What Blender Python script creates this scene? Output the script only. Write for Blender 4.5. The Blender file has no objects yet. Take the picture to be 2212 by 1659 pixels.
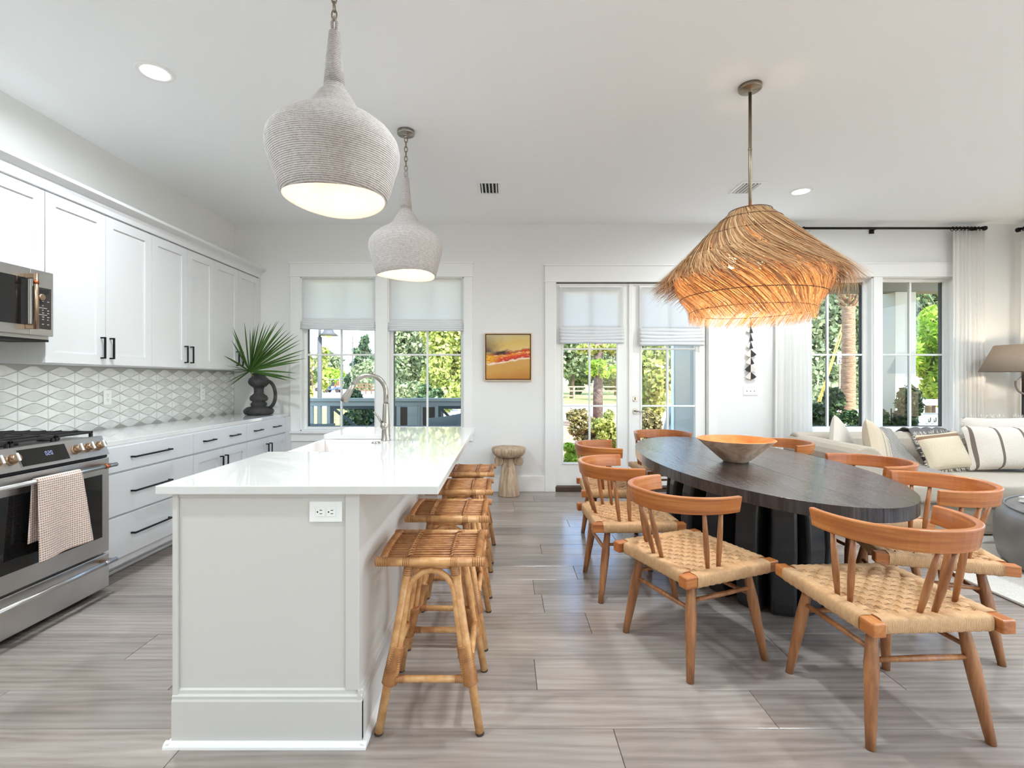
import bpy, math, random
import numpy as np
from mathutils import Vector, Matrix, Euler

random.seed(7)
rng = np.random.default_rng(7)
sc = bpy.context.scene
COL = sc.collection
PI = math.pi

# ------------------------------------------------------------------ camera
cam_d = bpy.data.cameras.new('camera')
cam = bpy.data.objects.new('camera', cam_d)
COL.objects.link(cam)
EYE = 1.285
FPX = 1040.0
cam.location = (0, 0, EYE)
cam.rotation_euler = (PI / 2, 0, 0)
cam_d.sensor_width = 36
cam_d.lens = FPX / 2212 * 36
cam_d.shift_x = 16 / 2212
cam_d.shift_y = -9.5 / 2212
cam_d.clip_start = 0.02
cam_d.clip_end = 500
sc.camera = cam

# ------------------------------------------------------------------ world, sun, exposure
wd = bpy.data.worlds.new('sky')
sc.world = wd
wd.use_nodes = True
nt = wd.node_tree
nt.nodes.clear()
sky = nt.nodes.new('ShaderNodeTexSky')
sky.sky_type = 'NISHITA'
sky.sun_disc = False
sky.sun_elevation = math.radians(52)
sky.sun_rotation = math.radians(155)
sky.altitude = 0
sky.air_density = 1.0
sky.dust_density = 0.5
sky.ozone_density = 1.0
bg = nt.nodes.new('ShaderNodeBackground')
bg.inputs['Strength'].default_value = 0.47
wo = nt.nodes.new('ShaderNodeOutputWorld')
nt.links.new(sky.outputs[0], bg.inputs[0])
nt.links.new(bg.outputs[0], wo.inputs[0])

sun_d = bpy.data.lights.new('sun', 'SUN')
sun_d.energy = 6.2
sun_d.angle = 0.02
sun_d.color = (1.0, 0.96, 0.90)
sun = bpy.data.objects.new('sun', sun_d)
COL.objects.link(sun)
sun.rotation_euler = Vector((-0.36, 0.62, -0.70)).to_track_quat('-Z', 'Y').to_euler()

vs = sc.view_settings
vs.view_transform = 'Standard'
vs.look = 'None'
vs.exposure = 0.90
vs.gamma = 1.0
vs.use_curve_mapping = False
sc.cycles.max_bounces = 14
sc.cycles.diffuse_bounces = 9
sc.cycles.glossy_bounces = 5
sc.cycles.transparent_max_bounces = 24
sc.cycles.sample_clamp_indirect = 6.0
sc.cycles.caustics_reflective = False
sc.cycles.caustics_refractive = False

CAN_WATT = 20.0          # each recessed ceiling light
BULB_WATT = .22          # each bulb in the rope pendants

# ------------------------------------------------------------------ room measures
YB = 5.53      # back wall
XL = -3.11     # left wall
XR = 5.86      # right wall
YF = -2.6      # wall behind the camera
H = 3.07
PXM = FPX / YB
def wx(p): return (p - 1090) / PXM
def wz(p): return EYE + (820 - p) / PXM

# ------------------------------------------------------------------ materials
def lin(c):
    r = []
    for v in c[:3]:
        v = v / 255.0
        r.append(v / 12.92 if v <= 0.04045 else ((v + 0.055) / 1.055) ** 2.4)
    return (r[0], r[1], r[2], 1.0)

class NT:
    def __init__(s, name):
        s.m = bpy.data.materials.new(name)
        s.m.use_nodes = True
        s.t = s.m.node_tree
        s.b = s.t.nodes['Principled BSDF']
        s.out = s.t.nodes['Material Output']
    def n(s, ty, **kw):
        d = s.t.nodes.new(ty)
        for k, v in kw.items():
            setattr(d, k, v)
        return d
    def l(s, a, b): s.t.links.new(a, b)
    def coord(s, kind='Object', scale=(1, 1, 1), rot=(0, 0, 0), rnd=False):
        tc = s.n('ShaderNodeTexCoord')
        mp = s.n('ShaderNodeMapping')
        mp.inputs['Scale'].default_value = scale
        mp.inputs['Rotation'].default_value = rot
        src = tc.outputs[kind]
        if rnd:
            oi = s.n('ShaderNodeObjectInfo')
            ml = s.n('ShaderNodeVectorMath', operation='MULTIPLY_ADD')
            cb = s.n('ShaderNodeCombineXYZ')
            for i in range(3):
                s.l(oi.outputs['Random'], cb.inputs[i])
            s.l(cb.outputs[0], ml.inputs[0])
            ml.inputs[1].default_value = (37.0, 53.0, 71.0)
            s.l(src, ml.inputs[2])
            src = ml.outputs[0]
        s.l(src, mp.inputs[0])
        return mp.outputs[0]
    def noise(s, vec, scale=5, detail=4, rough=.55, dist=0):
        d = s.n('ShaderNodeTexNoise')
        d.inputs['Scale'].default_value = scale
        d.inputs['Detail'].default_value = detail
        d.inputs['Roughness'].default_value = rough
        d.inputs['Distortion'].default_value = dist
        if vec is not None:
            s.l(vec, d.inputs['Vector'])
        return d.outputs['Fac']
    def wave(s, vec, scale=5, dist=2, detail=2, dscale=1, bands='X', kind='BANDS'):
        d = s.n('ShaderNodeTexWave', wave_type=kind)
        if kind == 'BANDS': d.bands_direction = bands
        d.inputs['Scale'].default_value = scale
        d.inputs['Distortion'].default_value = dist
        d.inputs['Detail'].default_value = detail
        d.inputs['Detail Scale'].default_value = dscale
        if vec is not None:
            s.l(vec, d.inputs['Vector'])
        return d.outputs['Fac']
    def ramp(s, fac, stops, interp='LINEAR'):
        d = s.n('ShaderNodeValToRGB')
        cr = d.color_ramp
        cr.interpolation = interp
        while len(cr.elements) < len(stops):
            cr.elements.new(0.5)
        for e, (p, c) in zip(cr.elements, stops):
            e.position = p
            e.color = lin(c)
        s.l(fac, d.inputs[0])
        return d.outputs[0]
    def mix(s, fac, a, b, mode='MIX'):
        d = s.n('ShaderNodeMixRGB', blend_type=mode)
        for sock, v in ((d.inputs[0], fac), (d.inputs[1], a), (d.inputs[2], b)):
            if isinstance(v, (int, float)): sock.default_value = v
            elif isinstance(v, tuple): sock.default_value = v
            else: s.l(v, sock)
        return d.outputs[0]
    def math(s, op, a, b=None):
        d = s.n('ShaderNodeMath', operation=op)
        for sock, v in ((d.inputs[0], a), (d.inputs[1], b)):
            if v is None: continue
            if isinstance(v, (int, float)): sock.default_value = v
            else: s.l(v, sock)
        return d.outputs[0]
    def bump(s, h, strength=.3, dist=.01):
        d = s.n('ShaderNodeBump')
        d.inputs['Strength'].default_value = strength
        d.inputs['Distance'].default_value = dist
        s.l(h, d.inputs['Height'])
        s.l(d.outputs[0], s.b.inputs['Normal'])
    def base(s, c):
        if isinstance(c, tuple): s.b.inputs['Base Color'].default_value = c
        else: s.l(c, s.b.inputs['Base Color'])
    def set(s, **kw):
        for k, v in kw.items():
            s.b.inputs[k.replace('_', ' ')].default_value = v
        return s

def plain(name, c, rough=.5, metal=0., noise=0., nscale=8, bump=0., bscale=60, spec=.5, bdist=.003):
    s = NT(name)
    s.set(Roughness=rough, Metallic=metal)
    s.b.inputs['Specular IOR Level'].default_value = spec
    v = s.coord('Object')
    if noise:
        d = tuple(max(0, x * (1 - noise)) for x in c)
        u = tuple(min(255, x * (1 + noise * .6)) for x in c)
        s.base(s.ramp(s.noise(v, nscale), [(.3, d), (.7, u)]))
    else:
        s.base(lin(c))
    if bump:
        s.bump(s.noise(v, bscale, 3), bump, bdist)
    return s.m

def woodmat(name, dark, mid, light, axis='X', scale=1., rough=.4, rnd=True, bump=.1, coat=0., coordk='Object'):
    s = NT(name)
    a = [14 * scale] * 3
    a['XYZ'.index(axis)] = 1.1 * scale
    v = s.coord(coordk, tuple(a), rnd=rnd)
    n1 = s.noise(v, 1.3, 6, .62, .6)
    a2 = [70 * scale] * 3
    a2['XYZ'.index(axis)] = 2.5 * scale
    v2 = s.coord(coordk, tuple(a2), rnd=rnd)
    n2 = s.noise(v2, 1.2, 3)
    f = s.mix(.3, n1, n2)
    s.base(s.ramp(f, [(.32, dark), (.5, mid), (.68, light)]))
    s.set(Roughness=rough)
    if coat:
        s.b.inputs['Coat Weight'].default_value = coat
        s.b.inputs['Coat Roughness'].default_value = .15
    s.bump(n2, bump, .002)
    return s.m

def emis(name, c, strength):
    s = NT(name)
    s.set(Roughness=.5)
    s.base(lin(c))
    s.b.inputs['Emission Color'].default_value = lin(c)
    s.b.inputs['Emission Strength'].default_value = strength
    return s.m

def translucent(name, c, t=.5, bscale=0, bump=.2, rough=.9):
    s = NT(name)
    s.set(Roughness=rough)
    s.b.inputs['Specular IOR Level'].default_value = .1
    col = lin(c)
    v = s.coord('Object')
    if bscale:
        n = s.noise(v, bscale, 2)
        cc = s.ramp(n, [(.3, tuple(x * .93 for x in c)), (.7, c)])
        s.base(cc)
        s.bump(n, bump, .002)
    else:
        s.base(col)
    tr = s.n('ShaderNodeBsdfTranslucent')
    tr.inputs[0].default_value = col
    mx = s.n('ShaderNodeMixShader')
    mx.inputs[0].default_value = t
    s.l(s.b.outputs[0], mx.inputs[1])
    s.l(tr.outputs[0], mx.inputs[2])
    s.l(mx.outputs[0], s.out.inputs[0])
    return s.m

def leafmat(name, cols, t=.35, rough=.5):
    s = NT(name)
    g = s.n('ShaderNodeNewGeometry')
    n = len(cols)
    c = s.ramp(g.outputs['Random Per Island'], [(i / max(1, n - 1), cols[i]) for i in range(n)])
    s.base(c)
    s.set(Roughness=rough)
    tr = s.n('ShaderNodeBsdfTranslucent')
    s.l(c, tr.inputs[0])
    mx = s.n('ShaderNodeMixShader')
    mx.inputs[0].default_value = t
    s.l(s.b.outputs[0], mx.inputs[1])
    s.l(tr.outputs[0], mx.inputs[2])
    s.l(mx.outputs[0], s.out.inputs[0])
    return s.m

def glassmat():
    s = NT('window glass')
    tr = s.n('ShaderNodeBsdfTransparent')
    tr.inputs[0].default_value = (.98, .98, .98, 1)
    gl = s.n('ShaderNodeBsdfGlossy')
    gl.inputs['Roughness'].default_value = 0.0
    fr = s.n('ShaderNodeFresnel')
    fr.inputs[0].default_value = 1.25
    mx = s.n('ShaderNodeMixShader')
    s.l(fr.outputs[0], mx.inputs[0])
    s.l(tr.outputs[0], mx.inputs[1])
    s.l(gl.outputs[0], mx.inputs[2])
    s.l(mx.outputs[0], s.out.inputs[0])
    return s.m

MT = {}
MT['wall'] = plain('wall paint', (229, 229, 227), .75, bump=.03, bscale=220)
MT['ceiling'] = plain('ceiling paint', (247, 248, 248), .85, bump=.03, bscale=150)
MT['trim'] = plain('white trim paint', (236, 236, 234), .4)
MT['cab'] = plain('cabinet white paint', (214, 214, 215), .38)
MT['cabdark'] = plain('cabinet gap', (150, 150, 150), .8)
MT['black'] = plain('matt black metal', (22, 22, 24), .35, .6)
MT['bronze'] = plain('dark bronze metal', (38, 34, 32), .4, .7)
MT['glass'] = glassmat()
MT['steel'] = plain('brushed steel', (196, 194, 192), .3, 1., noise=.06, nscale=3)
MT['nickel'] = plain('brushed nickel', (168, 163, 155), .3, 1., noise=.05, nscale=4)
MT['pewter'] = plain('warm pewter metal', (150, 138, 120), .33, 1.)
MT['copper'] = plain('copper band', (190, 112, 74), .3, 1.)
MT['champagne'] = plain('champagne knob metal', (176, 150, 126), .3, 1.)
MT['darkglass'] = plain('dark oven glass', (26, 25, 25), .06)
MT['iron'] = plain('cast iron', (38, 36, 36), .6, .2, bump=.2, bscale=200)
MT['white_plastic'] = plain('white plastic', (240, 240, 238), .35)
MT['dark'] = plain('dark void', (16, 16, 17), .7)
MT['frame_dark'] = plain('dark window gasket', (40, 44, 46), .5)
# ------------------------------------------------------------------ mesh helpers
ORI = {}

class MB:
    def __init__(s):
        s.v = []; s.f = []; s.sm = []
    def add(s, verts, faces, smooth=False):
        b = len(s.v)
        s.v.extend([tuple(p) for p in verts])
        for f in faces:
            s.f.append(tuple(i + b for i in f)); s.sm.append(smooth)
        return s
    def box(s, x0, x1, y0, y1, z0, z1, smooth=False):
        if x1 < x0: x0, x1 = x1, x0
        if y1 < y0: y0, y1 = y1, y0
        if z1 < z0: z0, z1 = z1, z0
        v = [(x0,y0,z0),(x1,y0,z0),(x1,y1,z0),(x0,y1,z0),(x0,y0,z1),(x1,y0,z1),(x1,y1,z1),(x0,y1,z1)]
        f = [(0,3,2,1),(4,5,6,7),(0,1,5,4),(1,2,6,5),(2,3,7,6),(3,0,4,7)]
        return s.add(v, f, smooth)
    def obox(s, c, size, rot=(0,0,0)):
        m = Euler(rot).to_matrix()
        h = [q / 2 for q in size]
        v = []
        for (a, b, d) in ((-1,-1,-1),(1,-1,-1),(1,1,-1),(-1,1,-1),(-1,-1,1),(1,-1,1),(1,1,1),(-1,1,1)):
            v.append(Vector(c) + m @ Vector((a*h[0], b*h[1], d*h[2])))
        f = [(0,3,2,1),(4,5,6,7),(0,1,5,4),(1,2,6,5),(2,3,7,6),(3,0,4,7)]
        return s.add(v, f)
    def tube(s, pts, r, n=8, cap=True, smooth=True, closed=False, flat=1.0):
        pts = [Vector(p) for p in pts]
        k = len(pts)
        rs = [r] * k if isinstance(r, (int, float)) else list(r)
        tang = []
        for i in range(k):
            if closed: t = pts[(i+1) % k] - pts[i-1]
            elif i == 0: t = pts[1] - pts[0]
            elif i == k-1: t = pts[-1] - pts[-2]
            else: t = pts[i+1] - pts[i-1]
            tang.append(t.normalized())
        up = Vector((0,0,1)) if abs(tang[0].z) < .9 else Vector((1,0,0))
        a = tang[0].cross(up).normalized()
        verts = []
        for i in range(k):
            a = (a - tang[i] * a.dot(tang[i])).normalized()
            b = tang[i].cross(a)
            for j in range(n):
                th = 2*PI*j/n
                verts.append(pts[i] + (a*math.cos(th) + b*math.sin(th)*flat) * rs[i])
        faces = []
        for i in range(k if closed else k-1):
            i2 = (i+1) % k
            for j in range(n):
                j2 = (j+1) % n
                faces.append((i*n+j, i*n+j2, i2*n+j2, i2*n+j))
        s.add(verts, faces, smooth)
        if cap and not closed:
            b = len(s.v) - k*n
            s.f.append(tuple(b + j for j in reversed(range(n)))); s.sm.append(False)
            s.f.append(tuple(b + (k-1)*n + j for j in range(n))); s.sm.append(False)
        return s
    def lathe(s, prof, n=24, c=(0,0,0), axis='Z', smooth=True, capb=True, capt=True, sx=1., sy=1.):
        verts = []
        for (r, z) in prof:
            for j in range(n):
                th = 2*PI*j/n
                p = (r*math.cos(th)*sx, r*math.sin(th)*sy, z)
                if axis == 'X': p = (p[2], p[0], p[1])
                elif axis == 'Y': p = (p[1], p[2], p[0])
                verts.append((p[0]+c[0], p[1]+c[1], p[2]+c[2]))
        faces = []
        for i in range(len(prof)-1):
            for j in range(n):
                j2 = (j+1) % n
                faces.append((i*n+j, i*n+j2, (i+1)*n+j2, (i+1)*n+j))
        b = len(s.v)
        s.add(verts, faces, smooth)
        if capb: s.f.append(tuple(b+j for j in reversed(range(n)))); s.sm.append(False)
        if capt: s.f.append(tuple(b+(len(prof)-1)*n+j for j in range(n))); s.sm.append(False)
        return s
    def prism(s, poly, a, b, axis='Z', smooth=False):
        """poly of 2-D points swept from a to b along axis (Z: (x,y), Y: (x,z), X: (y,z))"""
        n = len(poly)
        def P(p, t):
            if axis == 'Z': return (p[0], p[1], t)
            if axis == 'Y': return (p[0], t, p[1])
            return (t, p[0], p[1])
        v = [P(p, a) for p in poly] + [P(p, b) for p in poly]
        s.add(v, [(i, (i+1) % n, (i+1) % n + n, i + n) for i in range(n)], smooth)
        k = len(s.v) - 2*n
        s.f.append(tuple(k + i for i in reversed(range(n)))); s.sm.append(False)
        s.f.append(tuple(k + n + i for i in range(n))); s.sm.append(False)
        return s
    def surf(s, fn, nu, nv, smooth=True, cu=False, cv=False):
        v = [fn(i/(nu if cu else nu-1), j/(nv if cv else nv-1)) for i in range(nu) for j in range(nv)]
        f = []
        for i in range(nu if cu else nu-1):
            for j in range(nv if cv else nv-1):
                i2 = (i+1) % nu; j2 = (j+1) % nv
                f.append((i*nv+j, i2*nv+j, i2*nv+j2, i*nv+j2))
        return s.add(v, f, smooth)
    def build(s, name, mat, parent=None, bevel=0, seg=2, solid=0, subd=0, fixn=False):
        me = bpy.data.meshes.new(name)
        o0 = ORI.get(parent.name, (0,0,0)) if parent else (0,0,0)
        if any(o0):
            vv = [(p[0]-o0[0], p[1]-o0[1], p[2]-o0[2]) for p in s.v]
        else:
            vv = s.v
        me.from_pydata(vv, [], s.f)
        me.polygons.foreach_set('use_smooth', s.sm)
        if fixn:
            import bmesh
            bm = bmesh.new(); bm.from_mesh(me)
            bmesh.ops.recalc_face_normals(bm, faces=bm.faces)
            bm.to_mesh(me); bm.free()
        me.update()
        if isinstance(mat, str): mat = MT[mat]
        me.materials.append(mat)
        o = bpy.data.objects.new(name, me)
        COL.objects.link(o)
        if parent:
            o.parent = parent
            ORI[o.name] = o0
        if bevel:
            b = o.modifiers.new('bevel', 'BEVEL')
            b.width = bevel; b.segments = seg; b.limit_method = 'ANGLE'; b.angle_limit = .6
        if solid:
            m = o.modifiers.new('solid', 'SOLIDIFY'); m.thickness = solid; m.offset = 0
        if subd:
            m = o.modifiers.new('sub', 'SUBSURF'); m.levels = subd; m.render_levels = subd
        return o

def tag(o, label, cat, group=None):
    o['label'] = label; o['category'] = cat
    if group: o['group'] = group
    return o
def struct(o, label=None):
    o['kind'] = 'structure'
    if label: o['label'] = label
    return o
def stuff(o):
    o['kind'] = 'stuff'
    return o
def thing(name, label, cat, loc=(0,0,0), group=None, world=True):
    o = bpy.data.objects.new(name, None)
    o.empty_display_size = .05
    COL.objects.link(o)
    if world:
        o.location = loc
        ORI[o.name] = tuple(loc)
    tag(o, label, cat, group)
    return o
def sroot(name, label, loc=(0,0,0)):
    o = bpy.data.objects.new(name, None); o.empty_display_size = .05
    COL.objects.link(o); o.location = loc; ORI[o.name] = tuple(loc)
    return struct(o, label)
def copy_tree(o, parent=None):
    c = o.copy(); COL.objects.link(c)
    if parent: c.parent = parent
    for ch in list(o.children): copy_tree(ch, c)
    return c
def inst(src, name, parent, loc, rot=None, scale=None):
    o = bpy.data.objects.new(name, src.data); COL.objects.link(o)
    o.parent = parent
    o0 = ORI.get(parent.name, (0,0,0))
    o.location = (loc[0]-o0[0], loc[1]-o0[1], loc[2]-o0[2])
    if rot: o.rotation_euler = rot
    if scale: o.scale = scale
    return o
def light(kind, name, loc, watt, color=(1,1,1), size=.1, rot=(0,0,0), parent=None, spread=None):
    d = bpy.data.lights.new(name, kind)
    d.energy = watt; d.color = color
    if kind == 'AREA':
        d.shape = 'DISK'; d.size = size
        if spread: d.spread = spread
    else:
        d.shadow_soft_size = size
    o = bpy.data.objects.new(name, d); COL.objects.link(o)
    o0 = ORI.get(parent.name, (0,0,0)) if parent else (0,0,0)
    o.location = tuple(loc[i]-o0[i] for i in range(3)); o.rotation_euler = rot
    if parent: o.parent = parent
    return o
def bez(p0, p1, p2, p3, n=10):
    r = []
    for i in range(n+1):
        t = i/n; u = 1-t
        r.append(tuple(u**3*a + 3*u*u*t*b + 3*u*t*t*c + t**3*d for a, b, c, d in zip(p0, p1, p2, p3)))
    return r
def ellipse_pts(cx, cy, a, b, n): return [(cx+a*math.cos(2*PI*i/n), cy+b*math.sin(2*PI*i/n)) for i in range(n)]
# ------------------------------------------------------------------ floor
def floor_mat():
    s = NT('grey oak plank')
    oi = s.n('ShaderNodeObjectInfo')
    v1 = s.coord('Object', (0.8, 6.5, 1), rnd=True)
    n1 = s.noise(v1, 1.0, 6, .6, .8)
    v2 = s.coord('Object', (2.2, 60, 1), rnd=True)
    n2 = s.noise(v2, 1.4, 4, .6)
    v3 = s.coord('Object', (.55, 5.0, 1), rnd=True)
    w = s.wave(v3, 1.6, 9, 3, 1.2, 'Y')
    f = s.mix(.22, n1, n2)
    f = s.mix(.10, f, w)
    col = s.ramp(f, [(.26, (122, 112, 106)), (.46, (157, 147, 140)), (.6, (173, 164, 157)), (.8, (190, 181, 174))])
    tint = s.ramp(oi.outputs['Random'], [(0, (222, 220, 219)), (.5, (238, 236, 234)), (1, (255, 253, 251))])
    s.base(s.mix(1.0, col, tint, 'MULTIPLY'))
    s.l(s.ramp(n1, [(.3, (108, 108, 108)), (.7, (140, 140, 140))]), s.b.inputs['Roughness'])
    s.b.inputs['Specular IOR Level'].default_value = .5
    s.bump(n2, .12, .002)
    return s.m
MT['plank'] = floor_mat()
MT['subfloor'] = plain('plank joint', (96, 88, 84), .9)
fl = struct(MB().box(XL-.12, XR+.12, YF-.1, YB+.16, -.06, -.005).build('floor', 'subfloor'), 'grey oak plank floor')
PW = .2205
GAP = .0011
rows = []
y = 1.7735
while y > YF: y -= PW
k = 0
special = {8: .135, 7: None}
while y < YB:
    y0, y1 = max(y, YF), min(y + PW, YB)
    L = 1.53
    off = random.random() * L
    if abs(y - 1.7735) < .01: off = 1.012 % L
    if abs(y - 1.7735 - PW) < .01: off = .135
    if abs(y - 1.7735 + PW) < .01: off = .40
    xs = [XL]
    x = off - 8*L
    while x < XR:
        if x > XL + .05 and x < XR - .05: xs.append(x)
        x += L
    xs.append(XR)
    for a, b in zip(xs[:-1], xs[1:]):
        cx, cy = (a+b)/2, (y0+y1)/2
        hx, hy = (b-a)/2 - GAP, (y1-y0)/2 - GAP
        c = .0014
        v = [(-hx,-hy,-.006),(hx,-hy,-.006),(hx,hy,-.006),(-hx,hy,-.006),
             (-hx,-hy,-c),(hx,-hy,-c),(hx,hy,-c),(-hx,hy,-c),
             (-hx+c,-hy+c,0),(hx-c,-hy+c,0),(hx-c,hy-c,0),(-hx+c,hy-c,0)]
        f = [(0,1,5,4),(1,2,6,5),(2,3,7,6),(3,0,4,7),(4,5,9,8),(5,6,10,9),(6,7,11,10),(7,4,8,11),(8,9,10,11)]
        p = MB().add(v, f).build('plank', 'plank', fl)
        p.location = (cx, cy, 0)
    y += PW

# ------------------------------------------------------------------ walls and ceiling
def wall_boxes(m, axis, c0, c1, a0, a1, z0, z1, ops):
    """wall between c0..c1 thickness, running a0..a1, openings (b0,b1,zlo,zhi)"""
    def bx(p, q, lo, hi):
        if q - p < 1e-4 or hi - lo < 1e-4: return
        if axis == 'X': m.box(p, q, c0, c1, lo, hi)
        else: m.box(c0, c1, p, q, lo, hi)
    cur = a0
    for (b0, b1, lo, hi) in sorted(ops):
        bx(cur, b0, z0, z1)
        bx(b0, b1, z0, lo); bx(b0, b1, hi, z1)
        cur = b1
    bx(cur, a1, z0, z1)
    return m
ZS, ZT = wz(931), wz(598)
KW = [(-2.345, -1.478), (-1.34, -.468)]
RW = [(3.335, 4.227), (4.33, 5.165)]
DO = (.583, 2.335)
DTOP = wz(609)
ops = [(a, b, ZS, ZT) for a, b in KW + RW] + [(DO[0], DO[1], 0, DTOP)]
TW = .16
struct(wall_boxes(MB(), 'X', YB, YB+TW, XL-.12, XR+.12, 0, H, ops).build('wall_back', 'wall'), 'white painted back wall with windows and french doors')
wl = struct(MB().box(XL-.12, XL, YF, YB, 0, H).build('wall_left', 'wall'), 'white painted kitchen wall with diamond tile backsplash')
SW = [(3.45, 4.85, ZS, ZT), (-.45, 1.25, .05, 2.62), (-2.35, -.65, .05, 2.62)]  # the two tall openings are unseen additions that let in more daylight
struct(wall_boxes(MB(), 'Y', XR, XR+TW, YF, YB, 0, H, SW).build('wall_right', 'wall'), 'white painted living room side wall')
FO = [(2.6, 5.4, .1, 2.5)]  # unseen opening added so sun and sky fill the room
struct(wall_boxes(MB(), 'X', YF-.12, YF, XL-.12, XR+.12, 0, H, FO).build('wall_front', 'wall'), 'white painted wall behind the camera with a window added for daylight')
struct(MB().box(XL-.12, XR+.12, YF-.12, YB+TW, H, H+.12).build('ceiling', 'ceiling'), 'flat white ceiling')

# ------------------------------------------------------------------ windows
def window_back(n, x0, x1, z0, z1, label, frame='trim'):
    r = sroot('window_%d' % n, label, ((x0+x1)/2, YB, z0))
    fw = .042
    ya, yb = YB+.085, YB+.135
    m = MB()
    m.box(x0, x0+.012, YB, ya, z0, z1); m.box(x1-.012, x1, YB, ya, z0, z1)
    m.box(x0, x1, YB, ya, z1-.012, z1); m.box(x0, x1, YB-.0, ya, z0, z0+.012)
    m.build('jamb', 'trim', r)
    m = MB()
    m.box(x0, x0+fw, ya, yb, z0, z1); m.box(x1-fw, x1, ya, yb, z0, z1)
    m.box(x0+fw, x1-fw, ya, yb, z1-fw, z1); m.box(x0+fw, x1-fw, ya, yb, z0, z0+fw)
    m.build('sash_frame', 'trim', r, bevel=.004)
    m = MB()
    g = .006
    m.box(x0+fw, x0+fw+g, yb-.02, yb+.02, z0+fw, z1-fw); m.box(x1-fw-g, x1-fw, yb-.02, yb+.02, z0+fw, z1-fw)
    m.box(x0+fw, x1-fw, yb-.02, yb+.02, z0+fw, z0+fw+g)
    m.build('gasket', 'frame_dark', r)
    xm = (x0+x1)/2; zm = wz(766.5) if True else (z0+z1)/2
    zm = EYE + (820-766.5)/FPX*(YB+.11)
    MB().box(xm-.011, xm+.011, ya+.015, yb, z0+fw, z1-fw).build('muntin', 'trim', r, bevel=.003)
    MB().box(x0+fw, x1-fw, ya+.014, yb-.001, zm-.011, zm+.011).build('muntin', 'trim', r, bevel=.003)
    xs = [x0+fw, xm-.011, xm+.011, x1-fw]; zs = [z0+fw, zm-.011, zm+.011, z1-fw]
    for i in (0, 2):
        for j in (0, 2):
            MB().box(xs[i], xs[i+1], ya+.028, ya+.032, zs[j], zs[j+1]).build('pane', 'glass', r)
    return r
window_back(1, KW[0][0], KW[0][1], ZS, ZT, 'white four pane kitchen window beside the palm vase')
window_back(2, KW[1][0], KW[1][1], ZS, ZT, 'white four pane kitchen window beside the painting')
window_back(3, RW[0][0], RW[0][1], ZS, ZT, 'white four pane living room window showing palm trunk')
window_back(4, RW[1][0], RW[1][1], ZS, ZT, 'white four pane living room window showing porch column')
for i, (a, b, lo, hi) in enumerate(SW):
    r = sroot('window_%d' % (5+i), 'unseen white framed side wall window', (XR, (a+b)/2, lo))
    m = MB()
    x0, x1 = XR+.08, XR+.13
    m.box(x0, x1, a, a+.05, lo, hi); m.box(x0, x1, b-.05, b, lo, hi)
    m.box(x0, x1, a+.05, b-.05, hi-.05, hi); m.box(x0, x1, a+.05, b-.05, lo, lo+.05)
    m.build('sash_frame', 'trim', r)
    MB().box(x0+.01, x1-.01, (a+b)/2-.012, (a+b)/2+.012, lo+.05, hi-.05).build('muntin', 'trim', r)
    MB().box(x0+.03, x0+.034, a+.05, b-.05, lo+.05, hi-.05).build('pane', 'glass', r)

for i, (a, b, lo, hi) in enumerate(FO):
    r = sroot('window_%d' % (8+i), 'wide white framed window added behind the camera for daylight', ((a+b)/2, YF, lo))
    y0, y1 = YF-.11, YF-.06
    m = MB().box(a, a+.05, y0, y1, lo, hi).box(b-.05, b, y0, y1, lo, hi).box(a+.05, b-.05, y0, y1, hi-.05, hi).box(a+.05, b-.05, y0, y1, lo, lo+.05).box((a+b)/2-.03, (a+b)/2+.03, y0, y1, lo+.05, hi-.05)
    m.build('sash_frame', 'trim', r)
    MB().box(a+.05, b-.05, y0+.02, y0+.024, lo+.05, hi-.05).build('pane', 'glass', r)
struct(MB().box(-12, 14, -18, YF-.13, -.6, -.2).build('terrace', plain('pale terrace paving', (196, 190, 180), .9)), 'pale paved terrace behind the camera')
# casings
def casing(n, label, xo0, xo1, xi0, xi1, zb, ztop_in, ztop, mulls=(), sill=True):
    r = sroot('trim_%d' % n, label, ((xo0+xo1)/2, YB, zb))
    t = .019
    MB().box(xo0, xi0, YB-t, YB, zb, ztop_in).build('casing', 'trim', r, bevel=.003)
    MB().box(xi1, xo1, YB-t, YB, zb, ztop_in).build('casing', 'trim', r, bevel=.003)
    for a, b in mulls:
        MB().box(a, b, YB-t, YB, zb, ztop_in).build('casing', 'trim', r, bevel=.003)
    MB().box(xo0-.004, xo1+.004, YB-t-.004, YB, ztop_in, ztop).build('header', 'trim', r, bevel=.003)
    MB().box(xo0-.012, xo1+.012, YB-t-.014, YB, ztop-.012, ztop+.006).build('cap', 'trim', r, bevel=.003)
    MB().box(xo0-.012, xo1+.012, YB-t-.010, YB, ztop_in-.004, ztop_in+.008).build('fillet', 'trim', r, bevel=.002)
    if sill:
        MB().box(xo0-.012, xo1+.012, YB-.05, YB+.0, zb-.024, zb).build('sill', 'trim', r, bevel=.004)
        MB().box(xo0, xo1, YB-t, YB, zb-.115, zb-.024).build('apron', 'trim', r, bevel=.003)
    return r
casing(1, 'white casing around the kitchen windows', wx(628), wx(1021), KW[0][0], KW[1][1], ZS, ZT, wz(568), [(KW[0][1], KW[1][0])])
casing(2, 'white casing around the living room windows', RW[0][0]-.11, RW[1][1]+.11, RW[0][0], RW[1][1], ZS, ZT, wz(569), [(RW[0][1], RW[1][0])])
casing(3, 'white casing around the french doors', wx(1177), DO[1]+.1, DO[0], DO[1], 0, DTOP, wz(573), (), False)

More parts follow.
